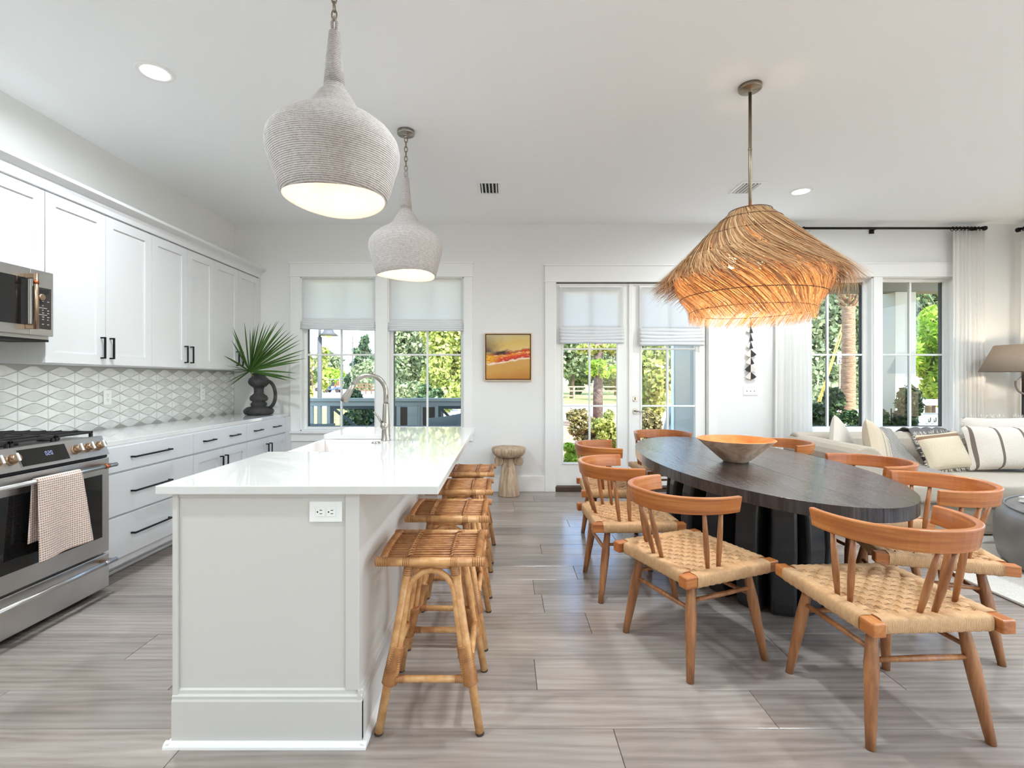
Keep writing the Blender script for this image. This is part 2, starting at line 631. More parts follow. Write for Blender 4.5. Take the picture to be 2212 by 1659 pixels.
# baseboards
def baseboard(name, segs, label):
    m = MB()
    for (x0, x1, y0, y1) in segs: m.box(x0, x1, y0, y1, 0, .18)
    return struct(m.build(name, 'trim', None, bevel=.004), label)
baseboard('baseboard_back', [(-2.45, wx(1177), YB-.016, YB), (DO[1]+.1, XR, YB-.016, YB)], 'tall white baseboard along the back wall')
baseboard('baseboard_right', [(XR-.016, XR, YF, YB-.016)], 'tall white baseboard along the side wall')

# french doors
def french(n, x0, x1, label, hinge_left, hardware):
    r = sroot('door_%d' % n, label, ((x0+x1)/2, YB+.06, 0))
    y0, y1 = YB+.035, YB+.08
    z0, z1 = wz(1050), DTOP-.012
    S = FPX/(YB+.05)
    gz = [EYE+(820-p)/S for p in (999.5, 877, 754, 631)]
    if hinge_left: gx = [(p-1090)/S for p in (1216, 1273.5, 1332.5)]
    else: gx = [(p-1090)/S for p in (1385, 1441.5, 1501)]
    m = MB()
    m.box(x0, gx[0], y0, y1, z0, z1); m.box(gx[2], x1, y0, y1, z0, z1)
    m.box(gx[0], gx[2], y0, y1, z0, gz[0]); m.box(gx[0], gx[2], y0, y1, gz[3], z1)
    m.build('door_leaf', 'trim', r)
    m = MB()
    b = .016
    m.box(gx[0]-b, gx[0]+.004, y0-.008, y0+.002, gz[0]-b, gz[3]+b); m.box(gx[2]-.004, gx[2]+b, y0-.008, y0+.002, gz[0]-b, gz[3]+b)
    m.box(gx[0]+.004, gx[2]-.004, y0-.008, y0+.002, gz[0]-b, gz[0]+.004); m.box(gx[0]+.004, gx[2]-.004, y0-.008, y0+.002, gz[3]-.004, gz[3]+b)
    m.build('glazing_bead', 'trim', r, bevel=.003)
    w = .010
    MB().box(gx[1]-w, gx[1]+w, y0-.004, y1-.004, gz[0], gz[3]).build('muntin', 'trim', r, bevel=.003)
    for q in (1, 2):
        MB().box(gx[0], gx[2], y0-.003, y1-.005, gz[q]-w, gz[q]+w).build('muntin', 'trim', r, bevel=.003)
    for i in range(2):
        for j in range(3):
            MB().box(gx[i], gx[i+1], y0+.02, y0+.024, gz[j], gz[j+1]).build('pane', 'glass', r)
    if hardware:
        hx = (1371-1090)/S
        for hz, lever in ((EYE-(861-820)/S, False), (EYE-(887.5-820)/S, True)):
            k = MB().lathe([(.030, 0), (.030, .006), (.024, .012)], 20, (hx, y0-.012, hz), 'Y').build('door_lock' if not lever else 'door_handle', 'nickel', r)
            if lever:
                MB().tube([(hx, y0-.012, hz), (hx, y0-.05, hz)], .010, 10).tube([(hx-.01, y0-.05, hz), (hx+.05, y0-.052, hz-.004), (hx+.11, y0-.045, hz-.012)], [.010, .008, .006], 8).build('lever', 'nickel', k)
            else:
                MB().box(hx-.005, hx+.005, y0-.03, y0-.01, hz-.018, hz+.018).build('thumb_turn', 'nickel', k, bevel=.003)
    return r
xm = (1363.5-1090)/PXM
french(1, DO[0]+.012, xm-.004, 'white glazed french door leaf nearest the wooden pedestal', True, False)
french(2, xm+.004, DO[1]-.014, 'white glazed french door leaf with lever handle', False, True)
s_ = sroot('trim_4', 'door frame stop and threshold of the french doors', ((DO[0]+DO[1])/2, YB, 0))
MB().box(DO[0], DO[0]+.012, YB, YB+.12, 0, DTOP).box(DO[1]-.008, DO[1], YB, YB+.12, 0, DTOP).build('jamb', 'trim', s_)
MB().box(xm-.022, xm+.022, YB+.018, YB+.036, wz(1050), DTOP-.014).build('astragal', 'trim', s_, bevel=.004)
MB().box(DO[0], DO[1], YB-.02, YB+.1, .001, .058).build('threshold', plain('bronze threshold', (74, 56, 46), .5), s_, bevel=.005)
MB().box(DO[0]+.012, DO[1]-.008, YB+.04, YB+.09, DTOP-.012, DTOP).build('head_gap', 'dark', s_)
MB().box(DO[1]-.0135, DO[1]-.0081, YB+.04, YB+.075, .03, DTOP-.012).build('edge_gap_shade', 'dark', s_)  # dark strip painted in for the shaded gap at the leaf edge

# ------------------------------------------------------------------ backsplash tiles on the left wall
def tile_mat(name, c):
    s = NT(name)
    oi = s.n('ShaderNodeObjectInfo')
    v = s.coord('Object', (1, 1, 1), rnd=True)
    n = s.noise(v, 9, 3)
    col = s.ramp(n, [(.3, tuple(x-9 for x in c)), (.7, tuple(min(255, x+8) for x in c))])
    s.base(col)
    s.set(Roughness=.09)
    s.bump(s.noise(v, 16, 2), .22, .01)
    return s.m
MT['tile_a'] = tile_mat('glazed diamond tile', (218, 219, 216))
MT['tile_b'] = tile_mat('glazed bow tie tile', (236, 237, 235))
MT['grout'] = plain('grey grout', (170, 169, 165), .9)
ZU = 1.385
ZC = .90
BY0 = 2.1
g = struct(MB().box(XL, XL+.0035, BY0, YB, ZC-.02, ZU).build('trim_5', 'grout'), 'grouted diamond tile backsplash')
TWD, TPH = .2045, .0822
def pillow_tile(name, poly, mat, hgt, hub):
    """poly in (y,z) local; raised pillow towards +X with a smaller top"""
    n = len(poly)
    v = [(0, p[0], p[1]) for p in poly]
    v += [(hgt*.6, p[0]*.985, p[1]*.965) for p in poly]
    v += [(hgt, p[0]*.9 , p[1]*.80) for p in poly]
    v += [(hgt+hub, 0, 0)]
    f = []
    for k in (0, 1):
        f += [(k*n+i, k*n+(i+1) % n, (k+1)*n+(i+1) % n, (k+1)*n+i) for i in range(n)]
    f += [(2*n+i, 2*n+(i+1) % n, 3*n) for i in range(n)]
    return MB().add(v, f, False).build(name, mat, g)
hw = TWD/2 - .0016
dh = .0345
da = [(-hw, 0), (-.018, -dh), (.018, -dh), (hw, 0), (.018, dh), (-.018, dh)]
e = .0030
bw = TPH/2 - dh - e*.6
db = [(-hw, -TPH/2+.0045), (-.018, -bw), (.018, -bw), (hw, -TPH/2+.0045), (hw, TPH/2-.0045), (.018, bw), (-.018, bw), (-hw, TPH/2-.0045)]
A0 = pillow_tile('diamond_tile', da, 'tile_a', .006, .003)
B0 = pillow_tile('bow_tie_tile', db, 'tile_b', .004, .0005)
first = [True, True]
ncol = int((YB - BY0) / TWD)
for c in range(ncol):
    yc = YB - .006 - TWD*(c+.5) - .0
    for r_ in range(7):
        za = ZU - .045 - TPH*r_
        if za - dh > ZC - .01:
            if first[0]: A0.location = (XL+.0036, yc, za); first[0] = False
            else: inst(A0, 'diamond_tile', g, (XL+.0036, yc, za))
        zb = za - TPH/2
        if zb - .03 > ZC - .01:
            if first[1]: B0.location = (XL+.0036, yc, zb); first[1] = False
            else: inst(B0, 'bow_tie_tile', g, (XL+.0036, yc, zb))
# ------------------------------------------------------------------ kitchen cabinets
XB = -2.445     # base cabinet fronts
XU = -2.80      # upper cabinet fronts
DT = .02        # door thickness
def shaker(parent, name, xf, y0, y1, z0, z1, rail=.07, g=.0022):
    """shaker front facing +X"""
    y0 += g; y1 -= g; z0 += g; z1 -= g
    m = MB()
    m.box(xf-DT, xf, y0, y0+rail, z0, z1); m.box(xf-DT, xf, y1-rail, y1, z0, z1)
    m.box(xf-DT, xf, y0+rail, y1-rail, z0, z0+rail); m.box(xf-DT, xf, y0+rail, y1-rail, z1-rail, z1)
    m.box(xf-DT, xf-.009, y0+rail, y1-rail, z0+rail, z1-rail)
    return m.build(name, 'cab', parent)
def slab(parent, name, xf, y0, y1, z0, z1, g=.0022):
    return MB().box(xf-DT, xf, y0+g, y1-g, z0+g, z1-g).build(name, 'cab', parent, bevel=.002)
def pull_v(parent, xf, y, z0, z1):
    r = .0055
    MB().box(xf+.024, xf+.034, y-r, y+r, z0, z1).box(xf, xf+.03, y-r, y+r, z0, z0+.010).box(xf, xf+.03, y-r, y+r, z1-.010, z1).build('handle', 'black', parent, bevel=.001)
def pull_h(parent, xf, y0, y1, z):
    r = .0055
    MB().box(xf+.024, xf+.034, y0, y1, z-r, z+r).box(xf, xf+.03, y0, y0+.010, z-r, z+r).box(xf, xf+.03, y1-.010, y1, z-r, z+r).build('handle', 'black', parent, bevel=.001)

YS = [2.93, 3.784, 4.565, 5.376]
ZBT = .868      # base carcass top
def base_cab(y0, y1, label, kind, endfill=0):
    t = thing('base_cabinet', label, 'cabinet', ((XL+XB)/2, (y0+y1)/2, 0), 'base cabinets under the wall counter')
    m = MB()
    x1 = XB-DT-.001
    m.box(XL+.002, x1, y0+.001, y0+.02, .10, ZBT); m.box(XL+.002, x1, y1-.02, y1-.001, .10, ZBT)
    m.box(XL+.002, x1, y0+.02, y1-.02, .10, .12); m.box(XL+.002, x1, y0+.02, y1-.02, ZBT-.02, ZBT)
    m.box(x1-.02, x1, y0+.02, y1-.02, .12, ZBT-.02)
    if endfill: m.box(x1-.02, XB, y1-.001, y1+endfill, .10, ZBT)
    m.build('carcass', 'cab', t)
    MB().box(-2.62, -2.60, y0+.001, y1+endfill-.001, .0, .10).build('toe_kick', 'cab', t)
    MB().box(-2.60, -2.585, y0+.001, y1+endfill-.001, .0, .022).build('shoe_moulding', 'trim', t, bevel=.006)
    yc = (y0+y1)/2
    if kind == 3:
        for (a, b) in ((.700, .862), (.425, .692), (.150, .417)):
            d = slab(t, 'drawer', XB, y0, y1, a, b)
            pull_h(d, XB, yc-.21, yc+.15, (a+b)/2+.0)
    else:
        d = slab(t, 'drawer', XB, y0, y1, .700, .862)
        w = (y1-y0)
        pull_h(d, XB, yc-.27*w-.06, yc-.27*w+.08, .785)
        pull_h(d, XB, yc+.21*w-.06, yc+.21*w+.08, .785)
        for (a, b, hy) in ((y0, yc, yc-.035), (yc, y1, yc+.035)):
            dd = shaker(t, 'door', XB, a, b, .150, .692)
            pull_v(dd, XB, hy, .50, .63)
    return t
base_cab(YS[0], YS[1], 'white base cabinet with three wide drawers beside the range', 3)
base_cab(YS[1], YS[2], 'white base cabinet with two doors and a drawer, between two cabinets', 2)
base_cab(YS[2], YS[3], 'white base cabinet with two doors and a drawer, under the palm vase', 2, YB-YS[3]-.001)

def quartz():
    s = NT('white quartz')
    v = s.coord('Object')
    s.base(s.ramp(s.noise(v, 6, 5, .6, 1.5), [(.3, (214, 212, 210)), (.7, (219, 217, 215))]))
    s.set(Roughness=.03)
    s.b.inputs['Specular IOR Level'].default_value = .7
    return s.m
MT['quartz'] = quartz()
MT['porcelain'] = plain('white fireclay', (232, 228, 225), .12)
ct = MB().box(XL+.001, -2.462, 2.935, YB-.001, ZBT+.001, ZC).build('countertop', 'quartz', None, bevel=.003)
tag(ct, 'white quartz counter running along the tiled kitchen wall', 'countertop')

# upper cabinets
ZUT = 2.435
def upper(y0, y1, z0, label, doors, split=None, handles=True, fill=0):
    t = thing('upper_cabinet', label, 'cabinet', ((XL+XU)/2, (y0+y1)/2, z0), 'white wall cabinets')
    x1 = XU-DT-.001
    m = MB().box(XL+.006, x1, y0+.001, y1-.001, z0, ZUT+.01)
    if fill: m.box(x1-.02, XU, y1-.001, y1+fill, z0, ZUT+.01)
    m.build('carcass', 'cab', t)
    ys = [y0, split if split else (y0+y1)/2, y1] if doors == 2 else [y0, y1]
    for i in range(doors):
        d = shaker(t, 'door', XU, ys[i], ys[i+1], z0+.002, ZUT, .068)
        if handles:
            hy = ys[1]-.038 if i == 0 else ys[1]+.038
            pull_v(d, XU, hy, z0+.045, z0+.195)
    return t
upper(2.933, 3.822, ZU, 'tall white shaker wall cabinet next to the microwave', 2, 3.378)
upper(3.822, 4.644, ZU, 'tall white shaker wall cabinet, middle of the three', 2, 4.251)
upper(4.644, 5.474, ZU, 'tall white shaker wall cabinet behind the palm leaves', 2, 5.064, True, YB-5.474-.001)
upper(2.17, 2.931, 1.932, 'short white shaker wall cabinet above the microwave', 1, None, False)
cr = sroot('trim_6', 'white crown moulding on top of the wall cabinets', (XU, 4, ZUT))
poly = [(XU-.02, ZUT+.011), (XU+.004, ZUT+.011), (XU+.006, ZUT+.045), (XU+.02, ZUT+.07), (XU+.052, ZUT+.09), (XU+.062, ZUT+.098), (XU+.062, ZUT+.12), (XU-.02, ZUT+.12)]
MB().prism(poly, 2.0, YB-.001, 'Y').build('crown', 'cab', cr, fixn=True)
MB().box(XL+.001, XU-.0201, 2.0, YB-.001, ZUT+.1, ZUT+.118).build('crown_top', 'cab', cr)

# ------------------------------------------------------------------ microwave
t = thing('microwave', 'stainless over-range microwave with dark glass door and vertical handle', 'microwave', (-2.9, 2.55, 1.525))
XM = -2.745
MB().box(XL+.002, XM-.03, 2.172, 2.929, 1.525, 1.929).build('housing', 'steel', t)
MB().box(XM-.03, XM, 2.172, 2.783, 1.545, 1.929).build('door', 'steel', t, bevel=.003)
dr = MB().box(XM, XM+.003, 2.21, 2.770, 1.60, 1.87).build('door_glass', 'darkglass', t)
MB().box(XM-.03, XM, 2.785, 2.929, 1.545, 1.929).build('control_panel', 'steel', t, bevel=.003)
pn = MB().box(XM, XM+.003, 2.80, 2.912, 1.585, 1.83).build('keypad', plain('dark keypad', (48, 42, 40), .25), t)
MB().box(XM+.003, XM+.0036, 2.815, 2.895, 1.795, 1.818).build('display', 'dark', pn)
kk = MT['white_plastic']
mk = MB()
for i in range(3):
    for zz in (1.748, 1.722, 1.695, 1.679, 1.655, 1.640, 1.612):
        if random.random() < .9:
            w = random.uniform(.008, .014)
            mk.box(XM+.003, XM+.0035, 2.822+i*.032, 2.822+i*.032+w, zz, zz+.004)
mk.box(XM+.003, XM+.0035, 2.825, 2.885, 1.708, 1.711).box(XM+.003, XM+.0035, 2.825, 2.885, 1.668, 1.671)
mk.build('keypad_print', plain('keypad print', (190, 186, 182), .5), pn)
MB().lathe([(.019, 0), (.019, .014), (.016, .018)], 18, (XM+.003, 2.842, 1.772), 'X').build('dial', 'champagne', pn)
hb = MB().tube([(XM+.055, 2.765, 1.575), (XM+.055, 2.765, 1.895)], .012, 12).build('handle', 'champagne', t)
MB().box(XM, XM+.062, 2.755, 2.775, 1.865, 1.895).box(XM, XM+.062, 2.755, 2.775, 1.575, 1.605).build('handle_mount', 'champagne', hb, bevel=.003)
MB().lathe([(.0135, 0), (.0135, .022)], 14, (XM+.055, 2.765, 1.835)).build('band', 'copper', hb)
MB().box(XL+.1, XM-.02, 2.18, 2.92, 1.512, 1.525).build('grease_filter', 'dark', t)

# ------------------------------------------------------------------ range
XRG = -2.40
R0, R1 = 2.165, 2.925
t = thing('kitchen_range', 'stainless slide-in gas range with dark oven window and towel', 'range', (-2.75, (R0+R1)/2, 0))
MB().box(XL+.004, XRG-.045, R0+.002, R1-.002, .035, .925).build('body', 'steel', t)
MB().box(XL+.1, XRG-.1, R0+.03, R1-.03, .0, .035).build('under_range_shade', 'dark', t)  # dark block put in for the shade beneath the range
d = MB().box(XRG-.045, XRG, R0+.003, R1-.003, .25, .815).build('oven_door', 'steel', t, bevel=.004)
MB().box(XRG, XRG+.003, R0+.06, R1-.055, .345, .72).build('oven_window', 'darkglass', d, bevel=.012, seg=3)
MB().box(XRG-.04, XRG-.012, R0+.004, R1-.004, .817, .832).build('vent_gap', 'dark', t)
dw = MB().box(XRG-.045, XRG, R0+.003, R1-.003, .035, .238).build('warming_drawer', 'steel', t, bevel=.004)
def bar(par, z, band):
    h = MB().tube([(XRG+.058, R0+.045, z), (XRG+.058, R1-.02, z)], .0125, 14).build('handle', 'steel', par)
    MB().box(XRG, XRG+.058, R0+.05, R0+.085, z-.011, z+.011).box(XRG, XRG+.058, R1-.07, R1-.035, z-.011, z+.011).build('handle_mount', 'champagne', h, bevel=.003)
    MB().tube([(XRG+.058, R1-.105, z), (XRG+.058, R1-.078, z)], .0142, 14).build('band', 'copper' if band else 'steel', h)
bar(d, .775, True); bar(dw, .205, False)
poly = [(XRG+.004, .833), (XRG-.045, .945), (XRG-.075, .945), (XRG-.075, .833)]
MB().prism(poly, R0+.001, R1-.001, 'Y').build('control_panel', 'steel', t, bevel=.003, fixn=True)
ang = math.atan2(.049, .112)
nrm = Vector((math.cos(ang), 0, math.sin(ang)))
def on_panel(u, yv):   # u 0..1 up the slope
    return Vector((XRG+.004-.049*u, yv, .833+.112*u))
def panel_quad(y0, y1, u0, u1, off):
    a, b, c, d_ = on_panel(u0, y0), on_panel(u0, y1), on_panel(u1, y1), on_panel(u1, y0)
    p = [q + nrm*off for q in (a, b, c, d_)] + [q + nrm*(off-.004) for q in (a, b, c, d_)]
    return MB().add(p, [(0,1,2,3),(4,7,6,5),(0,4,5,1),(1,5,6,2),(2,6,7,3),(3,7,4,0)])
panel_quad(2.395, 2.665, .12, .88, .0035).build('display_trim', 'steel', t)
panel_quad(2.40, 2.66, .14, .86, .005).build('display', 'darkglass', t)
dg = MB()
for i, seg in enumerate(('abcdef', 'abged', 'abcdef')):
    y0 = 2.535 + i*.015
    S = {'a': (0, .01, .62, .64), 'd': (0, .01, .46, .48), 'g': (0, .01, .54, .56), 'f': (0, .002, .54, .64), 'b': (.008, .01, .54, .64), 'e': (0, .002, .46, .56), 'c': (.008, .01, .46, .56)}
    for q in seg:
        a, b, u0, u1 = S[q]
        w = panel_quad(y0+a, y0+b, u0, u1, .0055); dg.add(w.v, w.f)
dg.build('clock_digits', emis('clock digits', (150, 160, 200), .12), t)
for yk in (2.715, 2.79, 2.865, 2.36, 2.285, 2.21):
    c = on_panel(.5, yk)
    m = MB(); m.tube([c, c+nrm*.012], .026, 20)
    kb = m.build('knob', 'champagne', t)
    MB().tube([c+nrm*.012, c+nrm*.04], [.021, .019], 20).build('knob_cap', 'champagne', kb)
    side = nrm.cross(Vector((0,1,0)))
    p = c+nrm*.042
    MB().obox(p, (.010, .008, .042), (0, -ang, 0)).build('knob_grip', 'white_plastic', kb, bevel=.002)
MB().box(XL+.02, XRG-.076, R0+.004, R1-.004, .925, .936).build('cooktop', plain('dark steel hob', (92, 84, 82), .3, .9), t, bevel=.003)
for gy in (R0+.14, (R0+R1)/2, R1-.14):
    for gx in (-2.64, -2.90):
        b_ = MB().lathe([(.05, .936), (.05, .945), (.035, .950), (.0, .950)], 18, (gx, gy, 0), capt=False).build('burner', 'iron', t)
for gi in range(3):
    y0 = R0+.012+gi*.2455; y1 = y0+.240
    m = MB()
    x0, x1 = XL+.05, XRG-.085
    z0, z1 = .962, .976
    m.box(x0, x1, y0, y0+.014, z0, z1).box(x0, x1, y1-.014, y1, z0, z1)
    m.box(x0, x0+.014, y0, y1, z0, z1).box(x1-.014, x1, y0, y1, z0, z1)
    for q in range(1, 6):
        xx = x0 + (x1-x0)*q/6
        m.box(xx-.006, xx+.006, y0, y1, z0, z1+.004)
    for (xx, yy) in ((x0, y0), (x1-.016, y0), (x0, y1-.016), (x1-.016, y1-.016)):
        m.box(xx, xx+.016, yy, yy+.016, .936, z0)
    m.build('grate', 'iron', t, bevel=.003)

# towel over the oven handle
def waffle():
    s = NT('waffle towel')
    v = s.coord('Object', (1, 1, 1))
    ch = s.n('ShaderNodeTexChecker'); ch.inputs['Scale'].default_value = 95
    s.l(v, ch.inputs['Vector'])
    w1 = s.wave(s.coord('Object'), 27, 0, 0, 1, 'Y'); w2 = s.wave(s.coord('Object'), 27, 0, 0, 1, 'Z')
    f = s.math('MULTIPLY', w1, w2)
    s.base(s.ramp(f, [(.1, (222, 205, 196)), (.7, (176, 138, 116))]))
    s.set(Roughness=.95)
    s.bump(f, .8, .004)
    return s.m
def towel(u, v):
    # v: 0 back bottom .. top .. 1 front bottom, u across
    yc = 2.40 + .25*u
    zt = .775
    if v < .38:
        k = v/.38
        z = .47 + (zt-.47)*k; x = XRG+.043 - .004*math.sin(u*9)
        y = yc + (1-k)*(-.02)
    elif v < .46:
        a = (v-.38)/.08*PI
        x = XRG+.058 - .0155*math.cos(a); z = zt + .0155*math.sin(a); y = yc
    else:
        k = (v-.46)/.54
        z = zt - k*.40 + .01*u
        x = XRG+.0735 + .014*math.sin(u*7+.8)*k + .01*k
        y = yc + k*(u-.4)*.06 + .01*k
    return (x, y, z)
tw = MB().surf(towel, 22, 120).build('hand_towel', waffle(), None, solid=.004)
tag(tw, 'pink beige waffle towel hanging over the oven door handle', 'towel')

# ------------------------------------------------------------------ outlets
def outlet(label, c, facing, vertical=True, double=True, size=(.072, .115)):
    t = thing('wall_outlet', label, 'outlet', c)
    w, h = size if vertical else (size[1], size[0])
    def bx(a0, a1, z0, z1, d0, d1, nm, mat, par):
        if facing == 'X': m = MB().box(c[0]+d0, c[0]+d1, c[1]+a0, c[1]+a1, c[2]+z0, c[2]+z1)
        else: m = MB().box(c[0]+a0, c[0]+a1, c[1]-d1, c[1]-d0, c[2]+z0, c[2]+z1)
        return m.build(nm, mat, par, bevel=.0015)
    bx(-w/2, w/2, -h/2, h/2, 0, .006, 'cover_plate', 'white_plastic', t)
    for s_ in (-1, 1):
        o = .0195*s_
        a, z = (0, o) if vertical else (o, 0)
        q = bx(a-.0155, a+.0155, z-.0155, z+.0155, .006, .0085, 'socket', 'white_plastic', t)
        for (da, dz) in ((-.006, .004), (.006, .004)):
            if not vertical: da, dz = dz, da
            e1, e2 = (.0012, .0045) if vertical else (.0045, .0012)
            bx(a+da-e1, a+da+e1, z+dz-e2, z+dz+e2, .0085, .0090, 'slot', 'dark', q)
        da, dz = (0, -.008) if vertical else (-.008, 0)
        bx(a+da-.0025, a+da+.0025, z+dz-.0025, z+dz+.0025, .0085, .0090, 'slot', 'dark', q)
    return t
outlet('white double outlet on the backsplash tiles near the range', (XL+.014, 3.75, 1.145), 'X')
outlet('white outlet on the backsplash tiles farther from the range', (XL+.014, 4.93, 1.135), 'X')

# ------------------------------------------------------------------ island
IX0, IX1, IY0, IY1 = -1.215, -.230, 1.673, 3.754
IZ = .915
BX0, BX1, BY_0, BY_1 = -1.168, -.516, 1.703, 3.70
SX, SY0, SY1 = -.75, 2.475, 3.234
t = thing('kitchen_island', 'white panelled kitchen island base with outlet and tall skirting', 'island', ((BX0+BX1)/2, (BY_0+BY_1)/2, 0))
MT['isl'] = plain('island paint', (207, 204, 199), .45)
zt = IZ-.031
MB().box(BX0, BX1, BY_0, BY_0+.02, .02, zt).build('end_panel', 'isl', t)
MB().box(BX0, BX1, BY_1-.02, BY_1, .02, zt).build('end_panel', 'isl', t)
MB().box(BX1-.02, BX1, BY_0+.02, BY_1-.02, .02, zt).build('side_panel', 'isl', t)
MB().box(BX0, BX0+.02, BY_0+.02, SY0-.02, .02, zt).box(BX0, BX0+.02, SY1+.02, BY_1-.02, .02, zt).box(BX0, BX0+.02, SY0-.02, SY1+.02, .02, .6).build('side_panel', 'isl', t)
MB().box(BX0-.001, BX0+.018, BY_0-.010, BY_0, .03, zt).build('corner_stile', 'isl', t, bevel=.002)
MB().box(BX1-.045, BX1+.004, BY_0-.008, BY_0, .19, zt).build('corner_stile', 'isl', t, bevel=.002)
MB().box(BX0+.018, BX1-.045, BY_0-.006, BY_0, zt-.016, zt).build('top_batten', 'isl', t, bevel=.002)
def skirting(a, b):
    m = MB()
    m.prism([(BY_0, .02), (BY_0-.016, .02), (BY_0-.016, .155), (BY_0-.013, .162), (BY_0-.013, .172), (BY_0-.007, .178), (BY_0-.006, .19), (BY_0, .195)], BX0, BX1+.016, 'X')
    m.prism([(BX1, .02), (BX1+.016, .02), (BX1+.016, .155), (BX1+.013, .162), (BX1+.013, .172), (BX1+.007, .178), (BX1+.006, .19), (BX1, .195)], BY_0-.014, BY_1, 'Y')
    return m.build('skirting', 'isl', t, fixn=True)
skirting(0, 0)
m = MB()
q = .02
prof = lambda s: [(0, 0), (s*q, 0), (s*q*.95, .008), (s*q*.7, .015), (s*q*.3, .019), (0, .02)]
m.prism([(BY_0-.014+a, z) for a, z in prof(-1)], BX0-.02, BX1+.034, 'X')
m.prism([(BX1+.014+a, z) for a, z in prof(1)], BY_0-.03, BY_1, 'Y')
m.prism([(BX0+a, z) for a, z in prof(-1)], BY_0-.03, BY_1, 'Y')
m.build('shoe_moulding', 'trim', t, fixn=True)
o_ = outlet('white double outlet on the end panel of the kitchen island', (-1.090+ .0, BY_0-.0005, .805), 'Y', False, True, (.072, .115))
# pixel check of outlet: centre px ~704 at depth 1.70
o_.location = ((704-1090)/FPX*1.70, BY_0-.0005, EYE-(1105-820)/FPX*1.70)
isl = MB().prism([(IX0, IY0), (IX1, IY0), (IX1, IY1), (IX0, IY1), (IX0, SY1), (SX-.01, SY1), (SX, SY1-.01), (SX, SY0+.02), (SX-.02, SY0), (IX0, SY0)], IZ-.030, IZ, 'Z').build('island_countertop', 'quartz', None, bevel=.003, fixn=True)
tag(isl, 'thick white quartz worktop of the kitchen island with sink cutout', 'countertop')
t = thing('farmhouse_sink', 'white apron-front sink set into the island worktop', 'sink', (-.98, 2.85, .64))
m = MB()
sx0, sx1, sy0, sy1, sz0, sz1 = -1.222, SX+.004, SY0-.004, SY1+.004, .64, .8835
w = .022
m.box(sx0, sx0+w, sy0, sy1, sz0, sz1); m.box(sx1-w, sx1, sy0, sy1, sz0, sz1)
m.box(sx0+w, sx1-w, sy0, sy0+w, sz0, sz1); m.box(sx0+w, sx1-w, sy1-w, sy1, sz0, sz1)
m.box(sx0+w, sx1-w, sy0+w, sy1-w, sz0, sz0+.02)
m.build('basin', 'porcelain', t, bevel=.004)
MB().lathe([(.045, sz0+.0205), (.045, sz0+.023), (.03, sz0+.021)], 20, (-.98, 2.85, 0)).build('drain', 'nickel', t)
# faucet
FX, FY = -.722, 2.93
t = thing('faucet', 'brushed nickel gooseneck pull-down faucet on the island worktop', 'faucet', (FX, FY, IZ))
MB().lathe([(.030, IZ), (.030, IZ+.004), (.026, IZ+.008), (.025, IZ+.06), (.024, IZ+.10), (.018, IZ+.22), (.0165, IZ+.225)], 20, (FX, FY, 0)).build('body', 'nickel', t)
c0 = Vector((FX, FY, IZ+.225))
arc = [(FX, FY, IZ+.225), (FX, FY, IZ+.285)]
R = .105
for i in range(1, 15):
    a = PI*i/14*.86
    arc.append((FX-R+R*math.cos(a), FY, IZ+.29+R*math.sin(a)*1.02))
p = arc[-1]; dirv = (Vector(arc[-1])-Vector(arc[-2])).normalized()
MB().tube(arc, .0145, 14).build('spout', 'nickel', t)
e1 = Vector(p); e2 = e1+dirv*.03; e3 = e1+dirv*.115
MB().tube([e1-dirv*.005, e2, e1+dirv*.085, e3], [.0145, .018, .023, .022], 14).build('spray_head', 'nickel', t)
hd = MB().lathe([(0, -.03), (.018, -.028), (.026, -.012), (.026, .012), (.018, .028), (0, .03)], 18, (FX-.006, FY, IZ+.088), 'Y', capb=False, capt=False).build('handle_hub', 'nickel', t)
MB().tube([(FX-.02, FY-.01, IZ+.10), (FX-.045, FY-.015, IZ+.145), (FX-.07, FY-.02, IZ+.175)], [.008, .006, .0045], 8).build('handle_lever', 'nickel', hd)
t2 = MB().lathe([(.026, IZ), (.026, IZ+.004), (.02, IZ+.006), (.02, IZ+.009), (.012, IZ+.010)], 20, (FX-.026, 2.80, 0)).build('air_switch', 'nickel')
tag(t2, 'small round nickel button on the island worktop by the faucet', 'button')

# ------------------------------------------------------------------ vase with palm leaves
VX, VY = -2.69, 5.27
def vase_mat():
    s = NT('charcoal ceramic')
    v = s.coord('Object')
    s.base(s.ramp(s.noise(v, 14, 5), [(.3, (38, 38, 40)), (.7, (72, 69, 68))]))
    s.set(Roughness=.75); s.bump(s.noise(v, 120, 3), .25, .003)
    return s.m
t = thing('vase', 'charcoal ceramic vase of stacked bulges with looped handle on the counter', 'vase', (VX, VY, ZC))
S_ = 1.0
pf = [(.10,0),(.135,.006),(.152,.03),(.150,.055),(.12,.083),(.085,.09),(.072,.094),(.080,.105),(.081,.125),(.068,.14),(.062,.145),(.085,.158),(.093,.18),(.083,.205),(.055,.228),(.050,.235),(.049,.275),(.055,.30),(.075,.312),(.100,.338),(.106,.365),(.095,.395),(.075,.412),(.070,.425),(.075,.455),(.066,.455),(.060,.42)]
MB().lathe(pf, 28, (VX, VY, ZC), capt=False).build('body', vase_mat(), t)
MB().tube(bez((VX+.085, VY, ZC+.375), (VX+.20, VY, ZC+.36), (VX+.215, VY, ZC+.12), (VX+.115, VY, ZC+.075), 14), .0185, 10).build('handle', 'vase_m' if 'vase_m' in MT else t.children[0].data.materials[0], t)
MT['palm'] = leafmat('palm leaf', [(44, 74, 34), (70, 104, 44), (96, 128, 58)], .25, .35)
